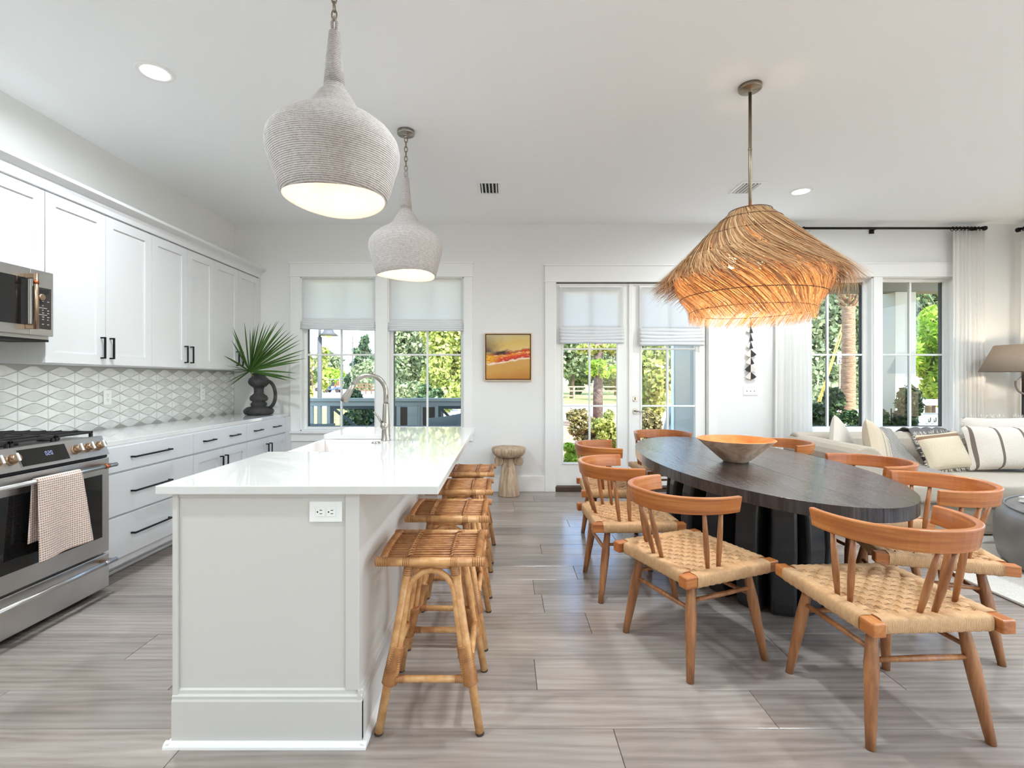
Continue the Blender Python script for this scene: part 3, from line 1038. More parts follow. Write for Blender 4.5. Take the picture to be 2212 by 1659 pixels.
def blade(root, tip, w, sag, parent, nm='leaf'):
    root, tip = Vector(root), Vector(tip)
    d = tip-root
    L = d.length
    side = d.cross(Vector((0, -1, .3))).normalized()
    nrm_ = side.cross(d).normalized()
    v = []; f = []
    N = 7
    for i in range(N+1):
        k = i/N
        p = root + d*k + Vector((0, 0, -sag*L*(k**2.2 - k*.4)))
        ww = w*(.35+1.9*k)*(1-k)**.9*1.1 if k < 1 else .0004
        ww = max(ww, .0006)
        v += [p-side*ww, p+nrm_*ww*.45, p+side*ww]
    for i in range(N):
        a = i*3; b = a+3
        f += [(a, a+1, b+1, b), (a+1, a+2, b+2, b+1)]
    return MB().add(v, f, True).build(nm, 'palm', parent)
pr = thing('palm_frond', 'spiky green fan palm leaves standing in the charcoal vase', 'plant', (VX, VY-.02, ZC+.40))
MB().tube([(VX, VY-.01, ZC+.12), (VX-.02, VY-.05, ZC+.40), (VX-.045, VY-.10, ZC+.475)], .006, 6).build('stem', plain('palm stem', (110, 126, 60), .5), pr)
hub = Vector((VX-.045, VY-.10, ZC+.475))
hubpx = (555, 797)
tips = [(503,703),(502,712),(500,732),(528,692),(559,693),(552,700),(572,690),(577,697),(586,694),(598,689),(602,688),(616,692),(600,712),(628,712),(620,708),(645,718),(650,728),(648,738),(652,762),(648,778),(540,706),(548,702),(586,706),(612,704),(636,716),(483,765),(484,786),(500,795),(487,826),(496,832),(504,818),(484,808),(640,802),(610,812),(624,820),(640,816),(660,770),(660,750)]
for i, (px, py) in enumerate(tips):
    dd = VY - .16 - .30*abs(((i*37) % 17)/17.0)
    if px < 545: dd = min(dd, 4.86 - .10*((i*29) % 7)/7)
    if px > 640: dd = min(dd, 5.15)
    tip = ((px-1090)/FPX*dd, dd, EYE+(820-py)/FPX*dd)
    if tip[0] < -2.76:
        dd = 2.755*FPX/(1090-px); tip = ((px-1090)/FPX*dd, dd, EYE+(820-py)/FPX*dd)
    blade(hub + Vector((random.uniform(-.008,.008), random.uniform(-.008,.008), 0)), tip, .0135, .05, pr)
# ------------------------------------------------------------------ dining table
TXC, TYC, TA, TB, TZ = 1.575, 3.26, .60, 1.26, .75
def table_mat():
    s = NT('black stained plank')
    v = s.coord('Object', (9, .9, 1)); v2 = s.coord('Object', (60, 3, 1))
    n1 = s.noise(v, 1.6, 6, .65, .5); n2 = s.noise(v2, 1.5, 4, .6)
    s.base(s.ramp(s.mix(.4, n1, n2), [(.35, (34, 30, 29)), (.55, (62, 55, 53)), (.72, (98, 88, 84))]))
    s.l(s.ramp(n1, [(.35, (70, 70, 70)), (.7, (112, 112, 112))]), s.b.inputs['Roughness'])
    v3 = s.coord('Object', (26, 6, 1))
    s.bump(s.mix(.5, n2, s.noise(v3, 2.2, 4, .7)), .7, .008)
    return s.m
MT['tabletop'] = table_mat()
MT['tablebase'] = plain('black stained base', (36, 35, 36), .45, noise=.25, nscale=6, bump=.2, bscale=40)
t = thing('dining_table', 'oval black stained wooden dining table with fluted pedestal base', 'table', (TXC, TYC, 0))
# tabletop made of six lengthwise planks
edges = [-TA + 2*TA*i/6 for i in range(7)]
for a, b in zip(edges[:-1], edges[1:]):
    N = 26
    def yl(x): return TB*math.sqrt(max(0, 1-(x/TA)**2))
    xs = [a + (b-a)*i/N for i in range(N+1)]
    if a <= -TA+1e-6: xs = [-TA*math.cos(i/N*math.acos(-b/TA)) for i in range(N+1)]
    elif b >= TA-1e-6: xs = [TA*math.cos((N-i)/N*math.acos(a/TA)) for i in range(N+1)]
    g_ = .0003
    pts = [(TXC+min(max(x, a+g_), b-g_), TYC+yl(x)) for x in xs] + [(TXC+min(max(x, a+g_), b-g_), TYC-yl(x)) for x in reversed(xs)]
    out = []
    for p in pts:
        if not out or (Vector(p)-Vector(out[-1])).length > 1e-4: out.append(p)
    if (Vector(out[0])-Vector(out[-1])).length < 1e-4: out.pop()
    MB().prism(out, TZ-.062, TZ - random.uniform(0, .0004), 'Z').build('top_plank', 'tabletop', t, bevel=.0012, fixn=True)
# pedestal: thick radial fins around an oval core
MB().lathe([(1, .02), (1, TZ-.0625)], 40, (TXC, TYC, 0), sx=.25, sy=.52).build('pedestal_core', 'tablebase', t)
NF = 16
for i in range(NF):
    th = 2*PI*(i+.5)/NF
    a, b = .36, .67
    ex, ey = a*math.cos(th), b*math.sin(th)
    n_ = Vector((math.cos(th)/a, math.sin(th)/b, 0)).normalized()
    tn = Vector((-n_.y, n_.x, 0))
    prof = [(-.14, .0), (-.01, .0), (.022, .025), (.035, .08), (.045, .2), (.055, .38), (.045, .55), (.02, .66), (.01, TZ-.0625), (-.14, TZ-.0625)]
    hwid = .062
    v = []
    for sgn in (-1, 1):
        for (r, z) in prof:
            p = Vector((TXC+ex, TYC+ey, 0)) + n_*r + tn*sgn*hwid
            v.append((p.x, p.y, z))
    k = len(prof)
    f = [(j, (j+1) % k, (j+1) % k + k, j + k) for j in range(k)] + [tuple(reversed(range(k))), tuple(range(k, 2*k))]
    MB().add(v, f).build('pedestal_fin', 'tablebase', t, bevel=.018, seg=3, fixn=True)
# bowl
def bowl_mat(inner):
    s = NT('turned bowl ' + ('inside' if inner else 'outside'))
    v = s.coord('Object')
    n = s.noise(v, 9, 5, .6, .6)
    if inner: s.base(s.ramp(n, [(.3, (190, 108, 48)), (.7, (222, 146, 76))]))
    else: s.base(s.ramp(n, [(.34, (168, 132, 106)), (.5, (208, 178, 154)), (.66, (234, 214, 196))]))
    s.set(Roughness=.55)
    return s.m
BX, BY = 1.512, 3.15
t = thing('bowl', 'wide flared wooden bowl with orange inside on the dining table', 'bowl', (BX, BY, TZ))
MB().lathe([(.072, TZ), (.078, TZ+.004), (.11, TZ+.03), (.17, TZ+.085), (.215, TZ+.125), (.238, TZ+.146)], 40, (BX, BY, 0), capt=False).build('outer_wall', bowl_mat(False), t)
MB().lathe([(.238, TZ+.146), (.234, TZ+.149), (.228, TZ+.146), (.20, TZ+.12), (.15, TZ+.075), (.10, TZ+.032), (.05, TZ+.014), (.001, TZ+.012)], 40, (BX, BY, 0), capb=False, capt=False).build('inner_wall', bowl_mat(True), t)

# ------------------------------------------------------------------ dining chairs
MT['cherryX'] = woodmat('cherry wood', (114, 70, 41), (152, 100, 62), (180, 128, 82), 'Z', 1.0, .38)
MT['cherry'] = woodmat('cherry wood rail', (126, 68, 32), (168, 100, 50), (196, 130, 70), 'Y', 1.0, .33)
MT['cherryU'] = woodmat('cherry wood bent rail', (126, 68, 32), (168, 100, 50), (196, 130, 70), 'X', 1.0, .33, coordk='UV')
def cord_mat():
    s = NT('danish cord')
    v = s.coord('Object')
    n = s.noise(v, 90, 3)
    s.base(s.ramp(n, [(.3, (186, 150, 108)), (.7, (216, 184, 142))]))
    s.set(Roughness=.75)
    w1 = s.wave(v, 75, .3, 1, 1, 'X'); w2 = s.wave(v, 75, .3, 1, 1, 'Y')
    s.bump(s.mix(.5, w1, w2), .55, .003)
    return s.m
MT['cord'] = cord_mat()
def cord_band_mat(ax):
    s = NT('cord band ' + ax)
    v = s.coord('Object')
    n = s.noise(v, 60, 3)
    w = s.wave(v, 62, .2, 1, 1, ax)
    c = s.ramp(n, [(.3, (186, 142, 98)), (.7, (212, 172, 126))])
    s.base(s.mix(.5, c, s.ramp(w, [(.0, (138, 94, 58)), (.4, (212, 172, 128))])))
    s.set(Roughness=.7)
    s.bump(w, .6, .003)
    return s.m
MT['cordX'] = cord_band_mat('X'); MT['cordY'] = cord_band_mat('Y')
def weave_strips(nb, axis, half_run, half_span, z0, amp, phase0):
    """parallel bands along axis over/under"""
    m = MB()
    bw = 2*half_span/nb
    for i in range(nb):
        c = -half_span + bw*(i+.5)
        N = nb*6
        v = []; f = []
        sg = 1 if (i + phase0) % 2 else -1
        for k in range(N+1):
            s_ = -half_run + 2*half_run*k/N
            ph = (s_+half_run)/(2*half_run)*nb*PI
            q = math.sin(ph)
            z = z0 + amp*sg*(math.copysign(abs(q)**.7, q))
            w = bw*.5*.93
            for (o, dz) in ((-w, -.0045), (-w*.55, -.0008), (0, 0), (w*.55, -.0008), (w, -.0045)):
                p = (s_, c+o, z+dz) if axis == 'X' else (c+o, s_, z+dz)
                v.append(p)
        for k in range(N):
            for j in range(4):
                a = k*5+j; b = a+5
                f.append((a, b, b+1, a+1) if axis == 'X' else (a, a+1, b+1, b))
        m.add(v, f, True)
    return m
def wrap_rail(axis, c, a0, a1, zc, hw_, hh, nturn):
    """cord wound around a rail: closed rounded section with grooves along the run"""
    m = MB()
    sec = []
    for i in range(16):
        th = 2*PI*i/16
        cx, sx_ = math.cos(th), math.sin(th)
        sec.append((math.copysign(abs(cx)**.5, cx), math.copysign(abs(sx_)**.5, sx_)))
    N = nturn*2
    v = []
    for k in range(N+1):
        s_ = a0 + (a1-a0)*k/N
        g_ = 0 if k % 2 else -.0022
        for (u, w) in sec:
            p = c + u*(hw_+g_); z = zc + w*(hh+g_)
            v.append((s_, p, z) if axis == 'X' else (p, s_, z))
    f = []
    for k in range(N):
        for j in range(16):
            j2 = (j+1) % 16
            f.append((k*16+j, (k+1)*16+j, (k+1)*16+j2, k*16+j2))
    m.add(v, f, True)
    b = 0
    m.f.append(tuple(b+j for j in reversed(range(16)))); m.sm.append(False)
    m.f.append(tuple(b+N*16+j for j in range(16))); m.sm.append(False)
    return m
def make_chair():
    t = thing('dining_chair', 'x', 'chair', (0,0,0), 'cherry wood chairs around the oval table', world=False)
    zr = .437
    hs = .0245
    for s_ in (-1, 1):
        r = MB().box(s_*.232-hs, s_*.232+hs, -.272, .268, zr-hs, zr+hs).build('side_rail', 'cherry', t, bevel=.005)
        MB().add(*(lambda w: (w.v, w.f, True))(wrap_rail('Y', s_*.232, -.212, .212, zr, hs+.0055, hs+.0055, 12))).build('cord_wrap', 'cordY', r)
    for s_ in (-1, 1):
        r = MB().box(-.208, .208, s_*.222-hs*.9, s_*.222+hs*.9, zr-hs*.9, zr+hs*.9).build('cross_rail', 'cherry', t, bevel=.005)
        MB().add(*(lambda w: (w.v, w.f, True))(wrap_rail('X', s_*.222, -.204, .204, zr, hs+.004, hs+.0055, 12))).build('cord_wrap', 'cordX', r)
    MB().add(*(lambda w: (w.v, w.f, True))(weave_strips(11, 'X', .212, .205, zr+.021, .0085, 0))).build('seat_weave', 'cordY', t)
    MB().add(*(lambda w: (w.v, w.f, True))(weave_strips(11, 'Y', .205, .212, zr+.021, .0085, 0))).build('seat_weave', 'cordX', t)
    # legs: tapered octagonal, splayed
    for sx_ in (-1, 1):
        for sy_ in (-1, 1):
            top = Vector((sx_*.170, sy_*.165, zr-.022)); foot = Vector((sx_*.222, sy_*.220, 0))
            pts = []; rr = []
            for k, r in ((0, .017), (.12, .0185), (.35, .0245), (.55, .0225), (.8, .0185), (1.0, .0155)):
                pts.append(top.lerp(foot, k)); rr.append(r)
            m = MB().tube(pts, rr, 10)
            m.v = [(x, y, max(z, 0.0)) for (x, y, z) in m.v]
            m.build('leg', 'cherryX', t)
    def at(sx_, sy_, z):
        k = (zr-.022-z)/(zr-.022)
        return Vector((sx_*(.170+.052*k), sy_*(.165+.055*k), z))
    for s_ in (-1, 1):
        a, b = at(s_, -1, .322), at(s_, 1, .322)
        MB().tube([a, a.lerp(b, .5), b], [.0085, .0115, .0085], 9).build('stretcher', 'cherryX', t)
        a, b = at(-1, s_, .288), at(1, s_, .288)
        MB().tube([a, a.lerp(b, .5), b], [.0085, .0115, .0085], 9).build('stretcher', 'cherryX', t)
    # bent back rail
    def rail_pt(k):
        # k in -1..1 ; a U seen from above
        th = k*PI*.535
        x = .247*math.copysign(abs(math.sin(th))**.85, math.sin(th)); y = -.005-.275*math.cos(th)
        return Vector((x, y, 0))
    N = 30
    v = []
    for i in range(N+1):
        k = -1+2*i/N
        p = rail_pt(k)
        d = (rail_pt(min(1, k+.01))-rail_pt(max(-1, k-.01))).normalized()
        n_ = Vector((d.y, -d.x, 0))      # outward
        e_ = abs(k)
        zlo = .700 + .006*e_; zhi = .782 - .004*e_
        lean = .012
        th_ = .0125
        for (o, z) in ((-th_, zlo), (th_, zlo), (th_+lean, zhi-.004), (th_+lean-.004, zhi), (-th_+lean+.004, zhi), (-th_+lean, zhi-.004)):
            q = p + n_*o
            v.append((q.x, q.y, z))
    f = []
    for i in range(N):
        for j in range(6):
            j2 = (j+1) % 6
            f.append((i*6+j, i*6+j2, (i+1)*6+j2, (i+1)*6+j))
    f += [tuple(range(6)), tuple(N*6+j for j in reversed(range(6)))]
    br = MB().add(v, f, False).build('back_rail', 'cherryU', t, bevel=.004, fixn=True)
    uvl = br.data.uv_layers.new(name='uv')
    for lp in br.data.loops:
        co = br.data.vertices[lp.vertex_index].co
        uvl.data[lp.index].uv = ((lp.vertex_index//6)/30*.95, co.z)
    for pol in br.data.polygons: pol.use_smooth = False
    # spindles
    sp = []
    for dx in (-.030, .030): sp.append(((dx*.9, -.200, zr+.012), (dx, -.2775, .702)))
    for s_ in (-1, 1):
        for (yb_, kt) in ((-.045, .80), (-.105, .63)):
            q = rail_pt(s_*kt)
            sp.append(((s_*.205, yb_, zr+.012), (q.x, q.y, .704)))
    for (a, b) in sp:
        a, b = Vector(a), Vector(b)
        MB().tube([a, a.lerp(b, .35), a.lerp(b, .7), b], [.0085, .0125, .0115, .0085], 9).build('spindle', 'cherryX', t)
    return t
CH = [
    ('cherry wood chair nearest the camera at the near end of the oval table', 1.482, 1.905, 3),
    ('cherry wood chair nearest the rattan stools, back turned to the camera, beside the table', .905, 2.33, -67.5),
    ('cherry wood chair, second from the camera on the stool side of the table', .765, 3.0, -88),
    ('cherry wood chair, farthest on the stool side, in front of the glazed door', .86, 3.80, -94),
    ('cherry wood chair at the far end of the table, half hidden by the tabletop', 1.52, 4.60, -176),
    ('cherry wood chair beside the grey ottoman on the sofa side of the table', 2.10, 2.445, 71),
    ('cherry wood chair, middle one on the sofa side of the table', 2.24, 3.06, 90),
    ('cherry wood chair, farthest on the sofa side, mostly hidden behind the tabletop', 2.20, 3.95, 104),
]
ch0 = make_chair()
for i, (lab, x, y, rz) in enumerate(CH):
    c = ch0 if i == 0 else copy_tree(ch0)
    c['label'] = lab
    c.location = (x, y, 0); c.rotation_euler = (0, 0, math.radians(rz))

# ------------------------------------------------------------------ rattan stools
def rattan(name, c0, c1, c2, axis=None):
    s = NT(name)
    v = s.coord('Object', (1, 1, 1), rnd=True)
    n = s.noise(v, 22, 4, .6)
    s.base(s.ramp(n, [(.25, c0), (.5, c1), (.75, c2)]))
    s.set(Roughness=.38)
    s.bump(s.noise(v, 90, 2), .12, .002)
    return s.m
MT['rat'] = rattan('rattan pole', (172, 116, 68), (204, 152, 98), (224, 180, 126))
MT['rat2'] = rattan('rattan slat', (138, 88, 52), (182, 124, 76), (210, 158, 104))
MT['wrap'] = rattan('rattan binding', (122, 76, 42), (164, 110, 64), (190, 136, 86))
MT['rubber'] = plain('dark foot cap', (60, 46, 36), .8)
def binding(parent, a, b, r, turns, flat=1.0):
    """ring by ring binding from a to b"""
    a, b = Vector(a), Vector(b)
    pts = []; rr = []
    for i in range(turns*2+1):
        pts.append(a.lerp(b, i/(turns*2)))
        rr.append(r if i % 2 else r-.0038)
    return MB().tube(pts, rr, 10).build('binding', 'wrap', parent)
def make_stool():
    t = thing('counter_stool', 'x', 'stool', (0,0,0), 'rattan stools along the island', world=False)
    def seat_z(y): return .634 - .020*(abs(y)/.165)**3
    W, D = .175, .163
    for s_ in (-1, 1):
        r = MB().tube([(-W-.025, s_*D, seat_z(D)), (W+.025, s_*D, seat_z(D))], .0165, 12).build('seat_rail', 'rat', t)
        for e_ in (-1, 1):
            binding(r, (e_*(W+.027), s_*D, seat_z(D)), (e_*(W-.022), s_*D, seat_z(D)), .0185, 6)
            binding(r, (e_*.088-.014, s_*D, seat_z(D)), (e_*.088+.014, s_*D, seat_z(D)), .0185, 4)
        pts = [(s_*W, -D+2*D*i/10, seat_z(-D+2*D*i/10)) for i in range(11)]
        MB().tube(pts, .0135, 10).build('side_rail', 'rat', t)
        rr = []; pp = []
        for i in range(57):
            y = -D*.9+1.8*D*i/56
            pp.append((s_*W, y, seat_z(y))); rr.append(.0168 if i % 2 else .0138)
        MB().tube(pp, rr, 10).build('binding', 'wrap', t)
    for s_ in (-1, 1):
        pts = [(s_*.080, -D+2*D*i/10, seat_z(-D+2*D*i/10)-.011) for i in range(11)]
        MB().tube(pts, .008, 8).build('cross_slat', 'rat2', t)
    for i, y in enumerate((-.139, -.122, -.104, -.086, -.068, -.050, -.032, -.012, .010, .033, .062, .112)):
        z = seat_z(y)+.003
        m = MB().tube([(-W+.006, y+random.uniform(-.002, .002), z), (0, y, z+.001), (W-.006, y+random.uniform(-.002, .002), z)], .0046, 8)
        o = m.build('seat_slat', 'rat2', t)
        for s_ in (-1, 1):
            MB().tube([(s_*.080-.010, y-.010, z+.004), (s_*.080, y, z+.010), (s_*.080+.010, y+.010, z+.004)], .0035, 6).build('binding', 'wrap', o)
    top = lambda sx_, sy_: Vector((sx_*.083, sy_*.135, .605))
    foot = lambda sx_, sy_: Vector((sx_*.184, sy_*.190, .0))
    def on(sx_, sy_, z):
        a, b = top(sx_, sy_), foot(sx_, sy_)
        return a.lerp(b, (.605-z)/.605)
    for sx_ in (-1, 1):
        for sy_ in (-1, 1):
            l = MB().tube([top(sx_, sy_), on(sx_, sy_, .3), on(sx_, sy_, .008)], .0155, 12).build('leg', 'rat', t)
            MB().tube([on(sx_, sy_, .008), on(sx_, sy_, .0)], .0158, 12).build('foot_cap', 'rubber', l)
            binding(l, on(sx_, sy_, .605), on(sx_, sy_, .555), .0185, 7)
            m = MB()
            c1, c2 = on(sx_, sy_, .305), on(sx_, sy_, .170)
            inx = Vector((-sx_*.012, -sy_*.010, 0))
            pts = []; rr = []
            for i in range(35):
                pts.append((c1+inx).lerp(c2+inx*.4, i/34)); rr.append(.0288 if i % 2 else .0248)
            m.tube(pts, rr, 12)
            m.build('binding', 'wrap', l)
    # hoops bent between the legs, and rungs
    for (ax, s_) in (('X', -1), ('X', 1), ('Y', -1), ('Y', 1)):
        pts = []
        for i in range(21):
            a = -1+2*i/20
            if ax == 'X':
                q0, q1 = on(-1, s_, .18), on(1, s_, .18); c0, c1 = on(-1, s_, .47), on(1, s_, .47)
            else:
                q0, q1 = on(s_, -1, .18), on(s_, 1, .18); c0, c1 = on(s_, -1, .47), on(s_, 1, .47)
            mid0 = (q0+q1)/2; mid1 = (c0+c1)/2
            # straight shanks then a half round
            k = abs(a)
            sgn = -1 if a < 0 else 1
            if k > .45:
                u = (1-k)/.55
                base = (q0 if sgn < 0 else q1).lerp(c0 if sgn < 0 else c1, u)
                mid = mid0.lerp(mid1, u)
                p = mid + (base-mid)*(1-.17/ (1 if ax == 'X' else 1)*1.0 + .02)
            else:
                u = k/.45
                base = c0 if sgn < 0 else c1
                half = (base-mid1)*.85
                ang_ = u*PI/2
                p = mid1 + half*math.sin(ang_) + Vector((0, 0, .105*math.cos(ang_)))
                off = (top(1, s_)-on(1, s_, .47)) if ax == 'X' else (top(s_, 1)-on(s_, 1, .47))
                off = Vector((0, off.y, 0)) if ax == 'X' else Vector((off.x, 0, 0))
                p += off*math.cos(ang_)*.7
            pts.append(p)
        MB().tube(pts, .0118, 10).build('hoop', 'rat', t)
        if ax == 'X': a, b = on(-1, s_, .190), on(1, s_, .190)
        else: a, b = on(s_, -1, .235), on(s_, 1, .235)
        r = MB().tube([a, b], .0125, 10).build('rung', 'rat', t)
        binding(r, a.lerp(b, .09), a.lerp(b, .20), .0155, 5); binding(r, b.lerp(a, .09), b.lerp(a, .20), .0155, 5)
    # upper cross bar under the rails
    for s_ in (-1, 1):
        MB().tube([(-.083, s_*.128, .586), (.083, s_*.128, .586)], .011, 9).build('upper_rung', 'rat', t)
    return t
ST = [('rattan counter stool nearest the camera beside the island', 1.935),
      ('rattan counter stool, second from the camera', 2.478),
      ('rattan counter stool, third from the camera', 3.022),
      ('rattan counter stool farthest from the camera, near the wooden pedestal', 3.56)]
s0 = make_stool()
for i, (lab, y) in enumerate(ST):
    c = s0 if i == 0 else copy_tree(s0)
    c['label'] = lab
    c.location = (-.279 + (.006, .005, .006, .008)[i], y, 0)
    c.rotation_euler = (0, 0, math.radians((0, -.8, .8, -1.2)[i]))

# ------------------------------------------------------------------ rope pendants over the island
def rope_mat():
    s = NT('grey rope')
    v = s.coord('Object')
    w = s.wave(v, 42, 2.2, 3, 5, 'Z')
    n = s.noise(v, 60, 4)
    f = s.mix(.45, w, n)
    s.base(s.ramp(f, [(.15, (132, 124, 120)), (.5, (178, 171, 167)), (.85, (200, 194, 191))]))
    s.set(Roughness=.95)
    s.bump(f, .6, .004)
    return s.m
MT['rope'] = rope_mat()
MT['ropein'] = plain('cream rope lining', (236, 226, 214), .9, noise=.05, nscale=60, bump=.4, bscale=160)
MT['bulb'] = emis('warm bulb', (255, 246, 232), 5)
PZ = 2.03
def chain(parent, x, y, z0, z1, L=.044, r=.0033, mat='pewter'):
    n = max(1, round((z1-z0)/(L*.74)))
    step = (z1-z0)/n
    for i in range(n):
        zc = z0 + step*(i+.5)
        pts = []
        for k in range(12):
            th = 2*PI*k/12
            a = .0105*math.cos(th); b = (L/2)*math.sin(th)
            pts.append((x+a, y, zc+b) if i % 2 == 0 else (x, y+a, zc+b))
        MB().tube(pts, r, 6, closed=True).build('chain_link', mat, parent)
def rope_pendant(x, y, label, tilt):
    t = thing('rope_pendant', label, 'pendant light', (x, y, PZ), 'rope pendants over the island')
    prof = [(.204, 0), (.213, .01), (.225, .05), (.240, .11), (.256, .165), (.261, .205), (.252, .245), (.225, .285), (.185, .318), (.135, .348), (.098, .38), (.076, .42), (.058, .447), (.050, .455), (.044, .462), (.0425, .475)]
    nn = 48
    def wob(th, z): return 1 + .022*math.sin(2*th+1+tilt)*min(1, z/.15) + .012*math.sin(3*th+z*9+tilt)
    v = []
    for (r, z) in prof:
        for j in range(nn):
            th = 2*PI*j/nn
            rr = r*wob(th, z)
            v.append((x+rr*math.cos(th), y+rr*math.sin(th), PZ+z + (.010*math.cos(th*2+tilt) if z < .02 else 0)))
    f = [(i*nn+j, i*nn+(j+1) % nn, (i+1)*nn+(j+1) % nn, (i+1)*nn+j) for i in range(len(prof)-1) for j in range(nn)]
    sh = MB().add(v, f, True).build('shade', 'rope', t)
    pin = [(.204, 0), (.200, .005), (.205, .03), (.215, .08), (.232, .15), (.238, .2), (.225, .25), (.19, .29), (.12, .33), (.06, .36), (.001, .365)]
    v = []
    for (r, z) in pin:
        for j in range(nn):
            th = 2*PI*j/nn
            rr = r*wob(th, z)
            v.append((x+rr*math.cos(th), y+rr*math.sin(th), PZ+z + (.010*math.cos(th*2+tilt) if z < .02 else 0)))
    f = [(i*nn+(j+1) % nn, i*nn+j, (i+1)*nn+j, (i+1)*nn+(j+1) % nn) for i in range(len(pin)-1) for j in range(nn)]
    MB().add(v, f, True).build('lining', 'ropein', sh)
    MB().lathe([(.0425, PZ+.475), (.036, PZ+.56), (.028, PZ+.64), (.023, PZ+.69), (.022, PZ+.70)], 20, (x, y, 0)).build('neck', 'rope', t)
    MB().tube([(x-.006, y, PZ+.695), (x-.010, y, PZ+.74), (x, y, PZ+.765), (x+.010, y, PZ+.74), (x+.006, y, PZ+.695)], .0065, 8).build('rope_loop', 'rope', t)
    chain(t, x, y, PZ+.755, H-.045)
    MB().lathe([(.062, H-.0005), (.062, H-.022), (.058, H-.027), (.012, H-.028), (.011, H-.036), (.016, H-.040), (.010, H-.05), (.001, H-.05)], 28, (x, y, 0)).build('canopy', 'nickel', t, fixn=True)
    for (dx, dy) in ((-.035, .03), (.035, .03), (0, -.04)):
        b = MB().lathe([(.006, PZ+.10), (.012, PZ+.112), (.016, PZ+.135), (.012, PZ+.165), (.012, PZ+.18)], 14, (x+dx, y+dy, 0)).build('bulb', 'bulb', t)
        MB().lathe([(.013, PZ+.18), (.013, PZ+.24)], 12, (x+dx, y+dy, 0)).build('socket', 'bronze', t)
        light('POINT', 'pendant_bulb_light', (x+dx, y+dy, PZ+.095), BULB_WATT, (1, .91, .80), .015, parent=t)
    return t
rope_pendant(-.709, 2.004, 'large grey rope-wrapped pendant nearest the camera over the island', .0)
rope_pendant(-.709, 3.46, 'grey rope-wrapped pendant farther away, in front of the kitchen window', 1.6)

# ------------------------------------------------------------------ straw pendant over the table
def straw_mat():
    s = NT('dry straw')
    g_ = s.n('ShaderNodeNewGeometry')
    c = s.ramp(g_.outputs['Random Per Island'], [(0, (120, 84, 54)), (.35, (174, 130, 88)), (.7, (204, 164, 118)), (1, (226, 194, 150))])
    s.base(c); s.set(Roughness=.6)
    tr = s.n('ShaderNodeBsdfTranslucent'); s.l(c, tr.inputs[0])
    mx = s.n('ShaderNodeMixShader'); mx.inputs[0].default_value = .38
    s.l(s.b.outputs[0], mx.inputs[1]); s.l(tr.outputs[0], mx.inputs[2]); s.l(mx.outputs[0], s.out.inputs[0])
    return s.m
MT['straw'] = straw_mat()
DX, DY = 1.493, 2.928
t = thing('straw_pendant', 'shaggy straw pendant with glowing bulbs above the dining table', 'pendant light', (DX, DY, 1.62))
def fibres(n, path, twist, w, spread, nseg=5, jit=.012):
    V = np.zeros((n, nseg+1, 2, 3)); F = []
    for i in range(n):
        th0 = rng.uniform(0, 2*PI)
        tw = twist*(1+rng.normal(0, .10))
        k0 = rng.uniform(0, spread[0]); k1 = 1 - rng.uniform(0, spread[1])
        ro = rng.normal(0, jit); wi = w*rng.uniform(.6, 1.3)
        dz = rng.normal(0, jit*.7)
        for j in range(nseg+1):
            k = k0 + (k1-k0)*j/nseg
            r, z = path(k)
            th = th0 + tw*k
            rr = r + ro*(k**1.5)
            wj = wi*(1 - .65*(j/nseg)**3)
            e_ = wj/max(rr, .05)
            for q, sg in ((0, -1), (1, 1)):
                V[i, j, q] = (DX+rr*math.cos(th+sg*e_), DY+rr*math.sin(th+sg*e_), z+dz*k)
    v = V.reshape(-1, 3).tolist()
    for i in range(n):
        b = i*(nseg+1)*2
        for j in range(nseg):
            a = b+j*2
            F.append((a, a+1, a+3, a+2))
    return MB().add(v, F, True)
def interp(tab):
    def fn(k):
        for (a, b) in zip(tab[:-1], tab[1:]):
            if k <= b[0] + 1e-9:
                u = (k-a[0])/(b[0]-a[0])
                return (a[1]+(b[1]-a[1])*u, a[2]+(b[2]-a[2])*u)
        return tab[-1][1:]
    return fn
upper_path = interp([(0, .060, 2.325), (.1, .115, 2.305), (.35, .235, 2.185), (.6, .355, 2.05), (.8, .465, 1.945), (1.0, .60, 1.835)])
lower_path = interp([(0, .33, 2.07), (.25, .425, 1.975), (.5, .44, 1.87), (.75, .385, 1.76), (.9, .335, 1.69), (1.0, .345, 1.63)])
stuff(fibres(2300, upper_path, 1.0, .0030, (.25, .16), 6, .014).build('upper_straw', 'straw', t))
stuff(fibres(1250, lower_path, 1.25, .0026, (.06, .05), 7, .008).build('lower_straw', 'straw', t))
skirt_path = interp([(0, .40, 2.02), (.35, .455, 1.955), (.7, .525, 1.875), (1.0, .565, 1.79)])
stuff(fibres(900, skirt_path, .55, .0026, (.05, .30), 5, .02).build('skirt_straw', 'straw', t))
MB().surf(lambda u, v: ((lambda r_, z_: (DX+(r_-.014)*math.cos(2*PI*u), DY+(r_-.014)*math.sin(2*PI*u), z_-.008))(*upper_path(v*.55))), 40, 10, cu=True).build('liner', translucent('straw backing', (172, 120, 70), .5), t)
MT['hoop'] = plain('dark cane hoop', (92, 58, 34), .6)
for (pth, ks) in ((upper_path, (.10, .22, .42)), (lower_path, (.1, .42, .70, .88))):
    for k in ks:
        r, z = pth(k)
        r += .006
        MB().tube([(DX+r*math.cos(2*PI*i/48), DY+r*math.sin(2*PI*i/48), z) for i in range(48)], .0024, 6, closed=True).build('hoop', 'hoop', t)
MB().tube([(DX, DY, 2.20), (DX, DY, H-.025)], .0095, 12).build('rod', 'pewter', t)
MB().tube([(DX, DY, 2.68), (DX, DY, 2.69)], .0115, 12).build('rod_joint', 'pewter', t)
MB().lathe([(.066, H-.0005), (.066, H-.020), (.063, H-.024), (.012, H-.0245), (.012, H-.04), (.001, H-.04)], 30, (DX, DY, 0)).build('canopy', 'pewter', t, fixn=True)
